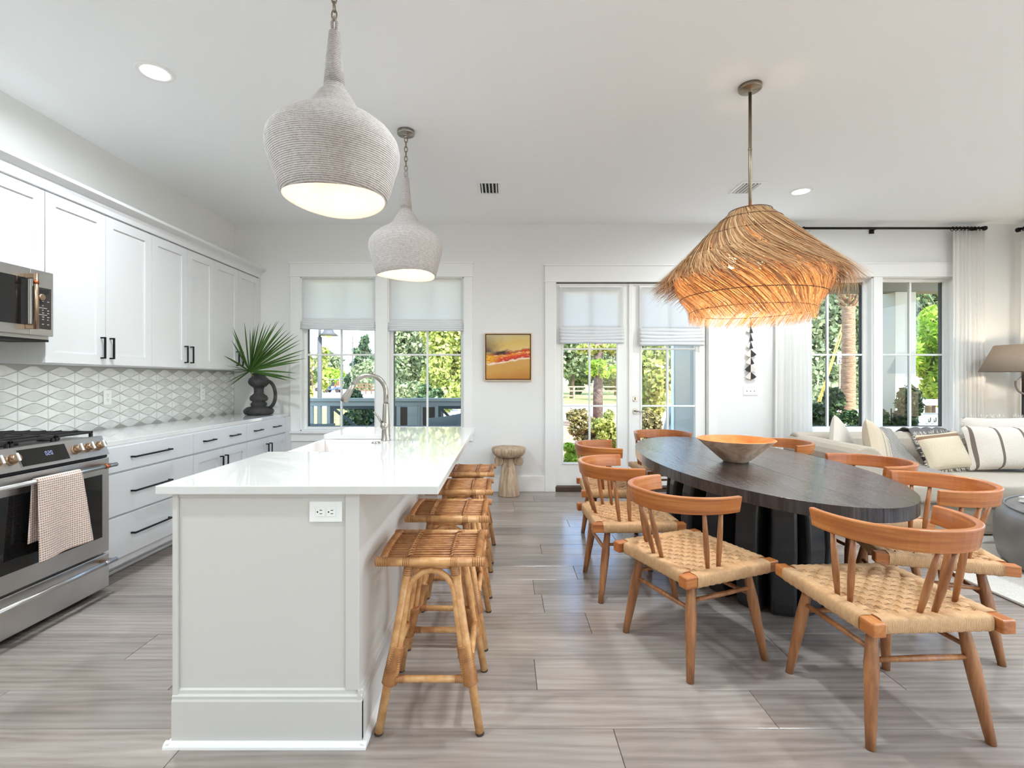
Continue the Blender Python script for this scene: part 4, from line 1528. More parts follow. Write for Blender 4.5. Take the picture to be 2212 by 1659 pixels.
for i in range(3):
    th = 2*PI*i/3 + .5
    bx, by = DX+.10*math.cos(th), DY+.10*math.sin(th)
    MB().tube([(DX, DY, 2.20), (bx, by, 2.10)], .006, 8).build('socket_arm', 'pewter', t)
    MB().lathe([(.006, 1.97), (.022, 1.985), (.028, 2.015), (.02, 2.05), (.014, 2.075), (.014, 2.10)], 14, (bx, by, 0)).build('bulb', emis('straw bulb', (255, 214, 150), 18), t)
    light('POINT', 'straw_bulb_light', (bx, by, 1.93), 5.5, (1, .74, .46), .03, parent=t)

# ------------------------------------------------------------------ recessed lights, vents
MT['lens'] = emis('downlight lens', (255, 252, 245), 6)
def can(x, y, label):
    t = thing('recessed_light', label, 'ceiling light', (x, y, H))
    MB().lathe([(.098, H-.0005), (.098, H-.004), (.094, H-.007), (.072, H-.008), (.072, H-.0005)], 32, (x, y, 0), capb=False, capt=False).build('trim_ring', 'white_plastic', t, fixn=True)
    MB().lathe([(.072, H-.003), (.001, H-.0035)], 32, (x, y, 0), capb=False, capt=False).build('lens', 'lens', t)
    light('AREA', 'downlight_beam', (x, y, H-.010), CAN_WATT, (.85, .945, 1.0), .135, (0, 0, 0), t, math.radians(172))
    return t
can((335-1090)/FPX*2.79, 2.79, 'round recessed ceiling light above the kitchen aisle')
can((1730-1090)/FPX*4.56, 4.56, 'round recessed ceiling light near the straw pendant rod')
i = 0
CANL = ['above the near kitchen aisle', 'above the far kitchen aisle behind the camera', 'above the camera', 'above the near dining floor', 'behind the camera near the dining floor', 'above the near living room floor', 'behind the camera in the living room', 'above the grey ottoman']
for (x, y) in ((-2.02, 4.75), (-2.02, .95), (-2.02, -1.3), (.45, 2.1), (2.75, 1.9), (2.75, -.4), (4.85, 1.6), (4.85, -.8), (4.9, 3.0), (.35, 4.5)):  # extra downlights out of view, added to brighten the room
    if (x, y) in ((-2.02, 4.75), (.35, 4.5)): continue
    can(x, y, 'unseen round recessed ceiling light added for brightness, ' + CANL[i])['group'] = 'unseen recessed lights added for brightness'
    i += 1
def vent(cx, cy, w, d, label, nsl, ang_):
    t = thing('ceiling_vent', label, 'vent', (cx, cy, H))
    fr_ = .026
    z0, z1 = H-.008, H-.0005
    m = MB().box(cx-w/2, cx+w/2, cy-d/2, cy-d/2+fr_, z0, z1).box(cx-w/2, cx+w/2, cy+d/2-fr_, cy+d/2, z0, z1)
    m.box(cx-w/2, cx-w/2+fr_, cy-d/2+fr_, cy+d/2-fr_, z0, z1).box(cx+w/2-fr_, cx+w/2, cy-d/2+fr_, cy+d/2-fr_, z0, z1)
    m.build('frame', 'white_plastic', t, bevel=.002)
    MB().box(cx-w/2+fr_, cx+w/2-fr_, cy-d/2+fr_, cy+d/2-fr_, H-.0012, H-.0005).build('duct_opening', 'dark', t)
    for i in range(nsl):
        xx = cx-w/2+fr_ + (w-2*fr_)*(i+.5)/nsl
        MB().obox((xx, cy, H-.008), (.016, d-2*fr_, .0016), (0, ang_, 0)).build('louvre', 'white_plastic', t)
vent((1057-1090)/FPX*4.48, 4.48, .215, .285, 'small white ceiling vent with dark slots above the kitchen', 5, .7)
vent((1612-1090)/FPX*4.48, 4.48, .215, .285, 'small white ceiling vent behind the straw pendant rod', 5, .8)
# ------------------------------------------------------------------ painting
def paint_mat():
    s = NT('abstract painting')
    tc = s.n('ShaderNodeTexCoord')
    sep = s.n('ShaderNodeSeparateXYZ')
    s.l(tc.outputs['Generated'], sep.inputs[0])
    x, z = sep.outputs['X'], sep.outputs['Z']
    v = s.coord('Generated', (2.2, 1, 3.2))
    n1 = s.noise(v, 1.4, 5, .6, 1.2)
    v2 = s.coord('Generated', (3, 1, 9))
    n2 = s.noise(v2, 1.6, 5, .6, 2.0)
    # height warped into a slanting flow
    zz = s.math('ADD', z, s.math('MULTIPLY', s.math('SUBTRACT', n1, .5), .16))
    zz = s.math('SUBTRACT', zz, s.math('MULTIPLY', s.math('SUBTRACT', x, .5), .14))
    col = s.ramp(zz, [(0, (186, 122, 48)), (.20, (202, 152, 76)), (.36, (206, 156, 84)), (.395, (240, 226, 204)), (.42, (196, 52, 26)), (.50, (214, 78, 22)), (.55, (236, 150, 30)), (.60, (150, 60, 34)), (.655, (222, 190, 120)), (.80, (214, 182, 100)), (1, (206, 186, 140))])
    # yellow patch on the left of the flow
    yl = s.math('MULTIPLY', s.ramp(x, [(.05, (255,)*3), (.34, (0,)*3)]), s.ramp(zz, [(.40, (0,)*3), (.43, (255,)*3), (.57, (255,)*3), (.62, (0,)*3)]))
    col = s.mix(yl, col, lin((228, 176, 22)))
    # red streaks
    st = s.math('MULTIPLY', s.ramp(n2, [(.52, (0,)*3), (.60, (255,)*3)]), s.ramp(zz, [(.42, (0,)*3), (.46, (255,)*3), (.60, (255,)*3), (.64, (0,)*3)]))
    col = s.mix(st, col, lin((206, 52, 30)))
    wh = s.math('MULTIPLY', s.ramp(n2, [(.36, (255,)*3), (.42, (0,)*3)]), s.ramp(zz, [(.40, (0,)*3), (.43, (255,)*3), (.64, (255,)*3), (.68, (0,)*3)]))
    col = s.mix(wh, col, lin((238, 214, 190)))
    # brown cloud upper left
    bx = s.ramp(s.math('ADD', x, s.math('MULTIPLY', s.math('SUBTRACT', n1, .5), .5)), [(.05, (255,)*3), (.42, (0,)*3)])
    bz = s.ramp(z, [(.56, (0,)*3), (.62, (255,)*3), (.95, (160,)*3), (1, (60,)*3)])
    col = s.mix(s.math('MULTIPLY', bx, bz), col, lin((92, 74, 66)))
    dk = s.math('MULTIPLY', s.ramp(x, [(.10, (120,)*3), (.25, (255,)*3), (.42, (255,)*3), (.55, (0,)*3)]), s.ramp(zz, [(.57, (0,)*3), (.605, (255,)*3), (.655, (255,)*3), (.69, (0,)*3)]))
    col = s.mix(dk, col, lin((70, 42, 38)))
    s.base(col); s.set(Roughness=.6)
    s.bump(n2, .2, .002)
    return s.m
x0, x1, z0, z1 = wx(1046.5), wx(1148.5), wz(822.5), wz(720)
t = thing('framed_painting', 'square abstract painting in orange, yellow and brown with thin frame', 'painting', ((x0+x1)/2, YB, z0))
m = MB(); fw = .011
m.box(x0, x0+fw, YB-.04, YB-.001, z0, z1).box(x1-fw, x1, YB-.04, YB-.001, z0, z1).box(x0+fw, x1-fw, YB-.04, YB-.001, z0, z0+fw).box(x0+fw, x1-fw, YB-.04, YB-.001, z1-fw, z1)
m.build('frame', plain('pale wood frame', (206, 178, 148), .5), t)
MB().box(x0+fw, x1-fw, YB-.012, YB-.004, z0+fw, z1-fw).build('shadow_gap', plain('dark frame gap', (70, 42, 22), .7), t)
MB().box(x0+fw+.010, x1-fw-.010, YB-.034, YB-.012, z0+fw+.010, z1-fw-.010).build('canvas', paint_mat(), t)

# ------------------------------------------------------------------ carved wooden pedestal
PX_, PY_ = (1099-1090)/FPX*5.38, 5.36
def pale_wood():
    s = NT('weathered pale wood')
    v = s.coord('Object', (16, 16, 1.6))
    n = s.noise(v, 1.5, 6, .65, .8)
    s.base(s.ramp(n, [(.3, (140, 112, 88)), (.5, (192, 166, 140)), (.7, (218, 198, 176))]))
    s.set(Roughness=.8); s.bump(n, .7, .01)
    return s.m
MT['palewood'] = pale_wood()
t = thing('pedestal_table', 'carved pale wooden pedestal with round top and side scrolls', 'side table', (PX_, PY_, 0))
MB().lathe([(.118, 0), (.120, .01), (.105, .14), (.085, .28), (.066, .40), (.062, .425)], 26, (PX_, PY_, 0)).build('column', 'palewood', t)
MB().lathe([(.10, .425), (.15, .44), (.18, .47), (.190, .505), (.188, .525), (.18, .532), (.001, .535)], 34, (PX_, PY_, 0), capt=False).build('top', 'palewood', t)
for s_ in (-1, 1):
    m = MB().lathe([(.001, -.05), (.045, -.05), (.052, -.045), (.052, .045), (.045, .05), (.001, .05)], 22, (PX_+s_*.107, PY_, .385), 'Y', capb=False, capt=False)
    sc_ = m.build('scroll', 'palewood', t)
    MB().lathe([(.012, -.058), (.012, -.045)], 12, (PX_+s_*.107, PY_, .388), 'Y').build('scroll_eye', 'palewood', sc_)
MB().box(PX_-.012, PX_+.012, PY_-.088, PY_-.05, .33, .41).build('carved_nose', 'palewood', t, bevel=.006)

# ------------------------------------------------------------------ roman shades
MT['linen'] = translucent('white linen shade', (251, 251, 251), .66, 240, .15)
MT['linen2'] = translucent('white linen folds', (246, 246, 246), .45, 240, .15)
def roman(label, x0, x1, y, ztop, zfold, zbot, ruffle, sagl=0, sagr=0, cat='roman shade'):
    t = thing('roman_shade', label, 'shade', ((x0+x1)/2, y, zbot), 'white linen roman shades')
    hem = .028
    MB().surf(lambda u, v: (x0+.006+(x1-x0-.012)*u, y-.004*math.sin(v*PI)-ruffle*.4*math.sin(u*3+v*2)*v, ztop+(zfold-.01-ztop)*v), 24, 14).build('panel', 'linen', t, solid=.0015)
    for a, b in ((x0+.006, x0+.006+hem), (x1-.006-hem, x1-.006)):
        MB().surf(lambda u, v: (a+(b-a)*u, y-.0035-.004*math.sin(v*PI)-ruffle*.4*math.sin(((a+(b-a)*u-x0)/(x1-x0))*3+v*2)*v, ztop+(zfold-.005-ztop)*v), 3, 14).build('side_hem', 'linen2', t)
    MB().box(x0+.004, x1-.004, y-.006, y+.02, ztop-.004, ztop+.012).build('head_rail', 'white_plastic', t)
    nf = 5
    for i in range(nf):
        za = zfold + (zbot-zfold)*i/nf; zb_ = zfold + (zbot-zfold)*(i+1.15)/nf
        ph = i*1.3
        def fold(u, v, za=za, zb_=zb_, ph=ph, i=i):
            e_ = ruffle*math.sin(u*5+ph) + (sagl*(1-u)+sagr*u)*(i/nf)
            a = v*PI
            mid = (za+zb_)/2; hh = (za-zb_)/2
            return (x0-ruffle*.4*math.sin(ph)+(x1-x0+ruffle*.4*math.sin(ph))*u, y-.005-(.012+.004*i)*math.sin(a)-.002*i, mid+hh*math.cos(a)+e_*(.6+.4*v)-.012*math.sin(u*PI)*(ruffle*80))
        MB().surf(fold, 26, 8).build('fold', 'linen2', t, solid=.0012)
    return t
roman('white linen roman shade on the kitchen window beside the palm', KW[0][0]+.004, KW[0][1]-.004, YB+.02, wz(600), wz(689), wz(712), .0016, .012, -.012)
roman('white linen roman shade on the kitchen window beside the painting', KW[1][0]+.004, KW[1][1]-.004, YB+.02, wz(600), wz(691), wz(714), .0016, -.004, -.004)
S5 = FPX/(YB+.01)
fx = lambda p: (p-1090)/S5
fz = lambda p: EYE+(820-p)/S5
roman('white linen roman shade on the door leaf nearest the pedestal', fx(1208), fx(1347), YB+.012, fz(620), fz(706), fz(741), .0045, 0, 0)
roman('white linen roman shade on the door leaf behind the straw pendant', fx(1380), fx(1519), YB+.012, fz(620), fz(709), fz(746), .0045, 0, 0)

# ------------------------------------------------------------------ curtains and rods
MT['curtain'] = translucent('white linen curtain', (250, 249, 247), .45, 180, .1)
def curtain(label, p0, p1, ztop, zbot, nw, amp, out):
    """p0,p1 xy ends; out unit vec from wall"""
    p0, p1, out = Vector((*p0, 0)), Vector((*p1, 0)), Vector((*out, 0))
    t = thing('curtain', label, 'curtain', tuple(p0.lerp(p1, .5)))
    rnd_ = [random.uniform(.6, 1.3) for _ in range(nw+2)]
    def fn(u, v):
        a = u*nw*2*PI
        k = amp*(.55+.45*v)*rnd_[int(u*nw) % len(rnd_)]
        spread = 1 + .10*v
        uu = .5 + (u-.5)*spread
        p = p0.lerp(p1, uu) + out*(k*math.sin(a) + .3*k*math.sin(a*2.3+v))
        return (p.x, p.y, ztop+(zbot-ztop)*v)
    MB().surf(fn, nw*9, 16).build('fabric', 'curtain', t, solid=.002)
    return t
RY = YB-.095
def rod(label, a, b, brackets, rings, out):
    a, b, out = Vector(a), Vector(b), Vector(out)
    t = thing('curtain_rod', label, 'curtain rod', tuple(a.lerp(b, .5)))
    MB().tube([a, b], .0135, 12).build('rod', 'bronze', t)
    d = (b-a).normalized()
    for e_, s_ in ((a, -1), (b, 1)):
        MB().tube([e_+d*s_*(-.002), e_+d*s_*.012, e_+d*s_*.03, e_+d*s_*.045], [.014, .026, .026, .008], 12).build('finial', 'bronze', t)
    for k in brackets:
        p = a.lerp(b, k)
        MB().tube([p, p+out*.095], .009, 8).build('bracket', 'bronze', t)
        q = p+out*.088
        MB().obox(q, (.05 if abs(out.y) > .5 else .012, .012 if abs(out.y) > .5 else .05, .07)).build('bracket_plate', 'bronze', t)
    for k in rings:
        p = a.lerp(b, k)
        n1 = d.cross(Vector((0, 0, 1)))
        pts = [p + n1*.022*math.cos(2*PI*i/14) + Vector((0, 0, 1))*.022*math.sin(2*PI*i/14) - Vector((0, 0, .006)) for i in range(14)]
        MB().tube(pts, .0035, 6, closed=True).build('ring', 'bronze', t)
    return t
RZ = EYE+(820-493)/(FPX/RY)
rod('black curtain rod with rings above the living room windows', (3.02, RY, RZ), (5.40, RY, RZ), (.02, .50, .985), [.03+.017*i for i in range(8)] + [.855+.0175*i for i in range(9)], (0, 1, 0))
curtain('white pleated curtain hanging behind the straw pendant', (3.06, RY), (3.46, RY), RZ-.028, .02, 8, .016, (0, -1))
curtain('white pleated curtain hanging beside the porch column window', (5.06, RY), (5.42, RY), RZ-.028, .02, 8, .016, (0, -1))
rod('black curtain rod on the side wall at the picture edge', (XR-.10, 5.38, RZ-.03), (XR-.10, 3.0, RZ-.03), (.03, .97), [.005+.013*i for i in range(7)], (1, 0, 0))
curtain('white curtain on the side wall at the picture edge', (XR-.10, 5.36), (XR-.10, 4.97), RZ-.06, .02, 8, .022, (-1, 0))

# ------------------------------------------------------------------ wall hanging and switch plate
HX = wx(1619)
t = thing('wall_hanging', 'hanging string of black and cream fan-shaped pieces on the wall', 'wall hanging', (HX, YB-.03, wz(822)))
MB().tube([(HX, YB-.02, wz(640)), (HX, YB-.02, wz(822))], .002, 6).build('string', 'dark', t)
MT['cream'] = plain('cream clay', (214, 204, 198), .8)
MT['clay'] = plain('black clay', (44, 40, 38), .7)
def fan(z, ang0, ang1, r, mat, yoff, nm='fan_piece'):
    pts = [(HX, z)] + [(HX+r*math.sin(ang0+(ang1-ang0)*i/8), z-r*math.cos(ang0+(ang1-ang0)*i/8)) for i in range(9)]
    MB().prism(pts, YB-.03+yoff, YB-.024+yoff, 'Y').build(nm, mat, t, fixn=True)
zs = [wz(p) for p in (688, 705, 722, 738, 755, 771, 787, 803)]
for i, z in enumerate(zs):
    if i < 4:
        fan(z, -.15, .34, .082, 'clay', 0)
        if i % 2: fan(z, -.75, -.2, .075, 'cream', .004)
    else:
        a, b = (('cream', 'clay') if i in (4, 5, 7) else ('clay', 'cream'))
        fan(z, -.85 if i != 5 else -.75, -.02, .088, a, 0)
        fan(z, .02, .85 if i != 5 else .5, .088, b, .003)
sw = thing('switch_plate', 'white triple light switch plate below the wall hanging', 'light switch', (wx(1621), YB, wz(844)))
MB().box(wx(1605.5), wx(1636.5), YB-.007, YB-.0005, wz(853.5), wz(834)).build('cover_plate', 'white_plastic', sw, bevel=.002)
for i in range(3):
    xx = wx(1613+8*i)
    MB().box(xx-.005, xx+.005, YB-.009, YB-.007, wz(844)-.012, wz(844)+.012).build('switch_slot', 'cabdark', sw)
    MB().obox((xx, YB-.012, wz(844)+.003), (.008, .014, .010), (.5, 0, 0)).build('toggle', 'white_plastic', sw, bevel=.001)

# ------------------------------------------------------------------ sofa with pillows and throws
def slip(name, c, sc_=30):
    s = NT(name)
    v = s.coord('Object')
    n = s.noise(v, sc_*6, 2); n2 = s.noise(v, 3, 4, .6, 1.0)
    s.base(s.ramp(n, [(.3, tuple(x*.94 for x in c)), (.7, c)]))
    s.set(Roughness=.95); s.b.inputs['Specular IOR Level'].default_value = .15
    s.bump(s.mix(.75, n, n2), .35, .02)
    return s.m
MT['slip'] = slip('oatmeal slipcover', (180, 170, 156))
SO = (2.78, 5.55, 3.86, 4.82)
t = thing('sofa', 'long oatmeal slipcovered sofa with rolled arm under the windows', 'sofa', ((SO[0]+SO[1])/2, (SO[2]+SO[3])/2, 0))
MB().box(SO[0]+.22, SO[1], SO[2]+.05, SO[3]-.05, .02, .30).build('skirted_base', 'slip', t, bevel=.03, seg=3)
def cushion(x0, x1, y0, y1, z0, z1, nx=24, ny=16, puff=.03, p=4.0):
    m = MB()
    cx, cy = (x0+x1)/2, (y0+y1)/2; hx, hy = (x1-x0)/2, (y1-y0)/2; hz = (z1-z0)/2; cz = (z0+z1)/2
    def fn(u, v):
        a = 2*PI*u; b = -PI/2+PI*v
        sp = lambda q, e_: math.copysign(abs(q)**(2/e_), q)
        x = sp(math.cos(b), p)*sp(math.cos(a), p); y = sp(math.cos(b), p)*sp(math.sin(a), p); z = sp(math.sin(b), p)
        f = 1 + puff/hz*(1-x*x*.8)*(1-y*y*.8)
        return (cx+hx*x, cy+hy*y, cz+hz*z*f)
    return m.surf(fn, 56, 28, cu=True)
cushion(SO[0]+.2, SO[1]-.0, SO[2]-.02, SO[3]-.20, .285, .450, puff=.012, p=7).build('seat_cushion', 'slip', t)
bk = MB().prism([(SO[3]-.30, .40), (SO[3]-.24, .62), (SO[3]-.20, .72), (SO[3]-.14, .770), (SO[3]-.07, .775), (SO[3]-.015, .74), (SO[3], .66), (SO[3], .05), (SO[3]-.25, .05)], SO[0]+.05, SO[1], 'X')
bk.build('back', 'slip', t, bevel=.03, seg=3, fixn=True)
pr_ = [(SO[0]+.24, .05), (SO[0]+.245, .50)]
for i in range(13):
    a = -.5+ (PI+.9)*i/12
    pr_.append((SO[0]+.125+.135*math.cos(a), .615+.135*math.sin(a)))
pr_ += [(SO[0]+.03, .50), (SO[0]+.03, .05)]
MB().prism(pr_, SO[2]-.02, SO[3]-.02, 'Y', smooth=False).build('rolled_arm', 'slip', t, bevel=.02, seg=3, fixn=True)

def pillow(name, label, c, w, h, th, rot, mat, group=None, fringe=None):
    m = MB()
    def side(sg):
        def fn(u, v):
            a, b = -1+2*u, -1+2*v
            e_ = (1-abs(a)**3.2)*(1-abs(b)**3.2)
            pin = 1 - .055*(1-abs(b)**2)*abs(a)**4
            pin2 = 1 - .055*(1-abs(a)**2)*abs(b)**4
            return (a*w/2*pin2 if False else a*w/2*(1-.06*(1-b*b)), sg*th/2*max(0, e_)**.55, b*h/2*(1-.06*(1-a*a)))
        return fn
    m.surf(side(-1), 20, 20); k = len(m.f)
    m.surf(side(1), 20, 20)
    t = thing(name, label, 'pillow', (0,0,0), group, world=False)
    m.build('cover', mat, t, fixn=False)
    if fringe:
        fm = MB()
        for i in range(160):
            s_ = i % 4; q = random.uniform(-1, 1)
            if s_ == 0: p, d = (q*w/2, 0, h/2*.985), (0, 0, 1)
            elif s_ == 1: p, d = (q*w/2, 0, -h/2*.985), (0, 0, -1)
            elif s_ == 2: p, d = (w/2*.985, 0, q*h/2), (1, 0, 0)
            else: p, d = (-w/2*.985, 0, q*h/2), (-1, 0, 0)
            L = random.uniform(.02, .035)
            e_ = (p[0]+d[0]*L+random.uniform(-.008, .008), random.uniform(-.01, .01), p[2]+d[2]*L+random.uniform(-.008, .008))
            fm.tube([p, e_], [.002, .001], 4)
        stuff(fm.build('fringe', fringe, t))
    t.location = c; t.rotation_euler = rot
    return t
def stripe_mat(name, base_, dark, positions, axis='X', wdt=.012):
    s = NT(name)
    tc = s.n('ShaderNodeTexCoord'); sep = s.n('ShaderNodeSeparateXYZ'); s.l(tc.outputs['Object'], sep.inputs[0])
    q = sep.outputs[axis]
    f = None
    for p in positions:
        g_ = s.math('LESS_THAN', s.math('ABSOLUTE', s.math('SUBTRACT', q, p)), wdt/2)
        f = g_ if f is None else s.math('MAXIMUM', f, g_)
    n = s.noise(s.coord('Object'), 160, 2)
    b = s.ramp(n, [(.3, tuple(x*.93 for x in base_)), (.7, base_)])
    s.base(s.mix(f, b, lin(dark))); s.set(Roughness=.95)
    s.bump(n, .3, .004)
    return s.m
MT['pil1'] = stripe_mat('striped linen narrow', (200, 184, 162), (88, 76, 66), (.02, -.09), 'X', .010)
MT['pil2'] = stripe_mat('striped linen wide', (206, 196, 184), (104, 92, 84), (-.33, -.135, .07, .28), 'X', .022)
MT['pil3'] = slip('pale pillow linen', (204, 195, 184))
MT['frg'] = plain('cream fringe', (226, 220, 208), .95)
pillow('throw_pillow', 'small pale linen pillow lying against the rolled sofa arm', (3.13, 4.47, .69), .40, .40, .14, (math.radians(-16), math.radians(42), math.radians(30)), 'pil3')
pillow('throw_pillow', 'beige pillow with two dark stripes leaning by the sofa arm', (3.27, 4.22, .67), .44, .46, .16, (math.radians(-14), math.radians(20), math.radians(38)), 'pil1')
pillow('throw_pillow', 'wide cream pillow with bold brown stripes at the picture edge', (4.53, 4.32, .672), .76, .40, .18, (math.radians(-14), 0, math.radians(-3)), 'pil2')
pillow('throw_pillow', 'fringed white pillow behind the wide striped pillow', (4.66, 4.50, .735), .72, .40, .12, (math.radians(-12), 0, math.radians(2)), 'pil3', None, 'frg')
pillow('throw_pillow', 'crumpled cream cotton pillow with brown band leaning under the grey throw', (3.98, 4.36, .640), .42, .34, .12, (math.radians(-24), math.radians(-5), math.radians(4)), stripe_mat('banded cotton', (204, 190, 166), (130, 102, 80), (.13,), 'Z', .028), None, 'frg')
def throw(label, x0, x1, path, mat, drift=0, widen=0, name='throw_blanket', wob=.015):
    t = thing(name, label, 'blanket', (x0, path[0][0], path[0][1]))
    n = len(path)
    def fn(u, v):
        k = v*(n-1); i = min(int(k), n-2); f = k-i
        y = path[i][0]+(path[i+1][0]-path[i][0])*f; z = path[i][1]+(path[i+1][1]-path[i][1])*f
        xx = x0+(x1-x0+widen*v)*u + drift*v
        return (xx + .02*math.sin(v*7+u*3), y - wob*.4*math.sin(u*17+v*3), z + wob*.5*(1+math.sin(u*19+v*4)))
    MB().surf(fn, 40, 30).build('cloth', mat, t, solid=.008)
    fm = MB()
    for i in range(90):
        u = i/89
        p = Vector(fn(u, 1)); d = (Vector(fn(u, 1))-Vector(fn(u, .93))).normalized()
        e_ = p + d*random.uniform(.03, .05) + Vector((random.uniform(-.015, .015), 0, random.uniform(-.006, .002)))
        fm.tube([p, e_], [.003, .0012], 4)
    stuff(fm.build('fringe', mat, t))
    return t
def knit(name, c):
    s = NT(name)
    w = s.wave(s.coord('Object'), 26, .6, 2, 2, 'X'); n = s.noise(s.coord('Object'), 120, 3)
    s.base(s.ramp(s.mix(.5, w, n), [(.3, tuple(x*.72 for x in c)), (.7, c)]))
    s.set(Roughness=.95); s.bump(w, .6, .006)
    return s.m
throw('grey ribbed throw trailing from the sofa back onto the seat', 3.58, 3.76, [(4.76, .80), (4.66, .79), (4.60, .72), (4.50, .60), (4.40, .50), (4.25, .475), (4.05, .470), (3.95, .47)], knit('grey knit', (176, 170, 164)), -.22, .26)
throw('dark grey throw hanging over the sofa back', 3.90, 4.28, [(4.80, .76), (4.76, .80), (4.68, .79), (4.62, .74), (4.57, .62), (4.55, .52)], knit('charcoal knit', (124, 120, 118)), .04)

# ------------------------------------------------------------------ ottoman, book, rug, floor lamp
OC = (4.08, 3.0); OR = .73
MT['leather'] = plain('grey leather', (112, 110, 110), .38, noise=.12, nscale=5, bump=.12, bscale=90)
t = thing('ottoman', 'large round dark grey leather ottoman on the pale rug', 'ottoman', (OC[0], OC[1], .012))
pf = [(OR-.06, .014), (OR-.02, .05), (OR, .15), (OR, .30), (OR-.02, .36), (OR-.06, .40), (OR-.11, .413), (.3, .422), (.001, .424)]
MB().lathe(pf, 56, (OC[0], OC[1], 0), capt=False).build('drum', 'leather', t)
pts = [(OC[0]+(OR-.055)*math.cos(2*PI*i/48), OC[1]+(OR-.055)*math.sin(2*PI*i/48), .405) for i in range(48)]
MB().tube(pts, .005, 6, closed=True).build('piping', 'leather', t)
t = thing('book', 'white hardcover book lying on the grey ottoman', 'book', (3.75, 3.36, .42))
MB().obox((3.82, 3.34, .4405), (.30, .24, .026), (0, 0, .35)).build('pages', plain('paper', (228, 226, 222), .8), t)
MB().obox((3.82, 3.34, .4555), (.31, .25, .004), (0, 0, .35)).build('cover', plain('white book cover', (236, 236, 236), .4), t)
MB().obox((3.82, 3.34, .4262), (.31, .25, .004), (0, 0, .35)).build('cover', 'white_plastic', t)
def rug_mat():
    s = NT('cream wool rug')
    v = s.coord('Object'); n = s.noise(v, 140, 4, .7)
    s.base(s.ramp(n, [(.3, (196, 190, 182)), (.7, (232, 228, 220))])); s.set(Roughness=1.0)
    s.bump(n, .8, .01)
    return s.m
rg = thing('area_rug', 'pale cream wool rug under the grey ottoman', 'rug', (4.3, 3.2, 0))
MB().box(2.94, 5.6, 2.0, 4.25, .001, .012).build('pile', rug_mat(), rg, bevel=.004)
MB().box(2.925, 2.94, 1.99, 4.26, .001, .008).box(2.925, 5.61, 1.985, 1.999, .001, .008).build('bound_edge', plain('dark rug binding', (120, 112, 104), .9), rg)
LX, LY = (2210-1090)/FPX*5.02, 5.02
t = thing('floor_lamp', 'tall lamp with taupe drum shade and dark pole behind the sofa', 'lamp', (LX, LY, 0))
MB().lathe([(.14, 0), (.14, .015), (.03, .03)], 26, (LX, LY, 0)).build('base', 'bronze', t)
MB().tube([(LX, LY, .02), (LX, LY, 1.60)], .011, 10).build('pole', 'bronze', t)
MB().lathe([(.338, 1.368), (.218, 1.645)], 40, (LX, LY, 0), capb=False, capt=False).build('shade', translucent('taupe shade', (176, 160, 144), .35, 120), t, solid=.002)
MB().lathe([(.02, 1.45), (.03, 1.49), (.015, 1.53)], 12, (LX, LY, 0)).build('bulb', 'bulb', t)
light('POINT', 'lamp_bulb_light', (LX, LY, 1.57), 7, (1, .82, .6), .03, parent=t)
nk = thing('bead_necklace', 'pale shell bead collar hanging on the lamp pole', 'necklace', (LX, LY-.03, 1.2))
MT['bead'] = plain('pale shell bead', (206, 196, 186), .6)
MB().tube([(LX+.11*math.sin(a), LY-.03, 1.245-.11*math.cos(a)) for a in np.linspace(-1.9, 1.9, 24)], .010, 8).build('cord', plain('grey cord', (138, 126, 116), .9), nk)
b0 = None
for ri, rr in enumerate((.135, .165, .192)):
    for a in np.linspace(-1.75, 1.75, 19+4*ri):
        p = (LX+rr*math.sin(a), LY-.034, 1.245-rr*math.cos(a))
        if b0 is None:
            b0 = MB().lathe([(.001, -.014), (.009, -.008), (.012, 0), (.009, .008), (.001, .014)], 8, (0, 0, 0), capb=False, capt=False).build('bead', 'bead', nk)
            b0.location = tuple(p[i]-ORI[nk.name][i] for i in range(3)); b0.rotation_euler = (0, -a, 0)
        else: inst(b0, 'bead', nk, p, (0, -float(a), 0))
MB().tube([(LX-.105, LY-.03, 1.27), (LX, LY-.012, 1.345), (LX+.105, LY-.03, 1.27)], .002, 5).build('tie', 'dark', nk)
# ------------------------------------------------------------------ outside
GZ = -.5
def at(px, py, D): return ((px-1090)/FPX*D, D, EYE+(820-py)/FPX*D)
def ax(px, D): return (px-1090)/FPX*D
def az(py, D): return EYE+(820-py)/FPX*D
def grass_mat():
    s = NT('sunlit lawn')
    v = s.coord('Object')
    n = s.noise(v, .5, 5, .6); n2 = s.noise(v, 9, 4)
    s.base(s.ramp(s.mix(.5, n, n2), [(.3, (128, 140, 62)), (.5, (172, 174, 92)), (.7, (206, 198, 128))]))
    s.set(Roughness=1.0)
    return s.m
gr = struct(MB().box(-90, 90, YB+TW+.02, 160, GZ-.2, GZ).build('ground', grass_mat()), 'sunlit lawn outside the windows')
MT['road'] = plain('pale concrete road', (214, 210, 204), .95, noise=.05, nscale=1)
struct(MB().box(-6, 60, 21, 34, GZ, GZ+.02).build('road', 'road'), 'pale road beyond the garden')
struct(MB().box(-60, -6.2, 30, 92, GZ, GZ+.02).build('parking_area', 'road'), 'pale parking area beyond the porch')
def mulch_mat():
    s = NT('pine straw'); v = s.coord('Object'); n = s.noise(v, 6, 5, .7)
    s.base(s.ramp(n, [(.3, (150, 104, 74)), (.7, (214, 170, 134))])); s.set(Roughness=1.0); s.bump(n, .6, .05)
    return s.m
struct(MB().box(-.5, 14, 8.2, 20.5, GZ, GZ+.03).build('planting_bed', mulch_mat()), 'pine straw planting bed outside the doors')
MT['porch'] = plain('grey porch boards', (150, 158, 158), .7)
MT['porchblue'] = plain('pale blue grey paint', (160, 170, 168), .6)
MT['porchdark'] = plain('dark slate paint', (62, 74, 78), .6)
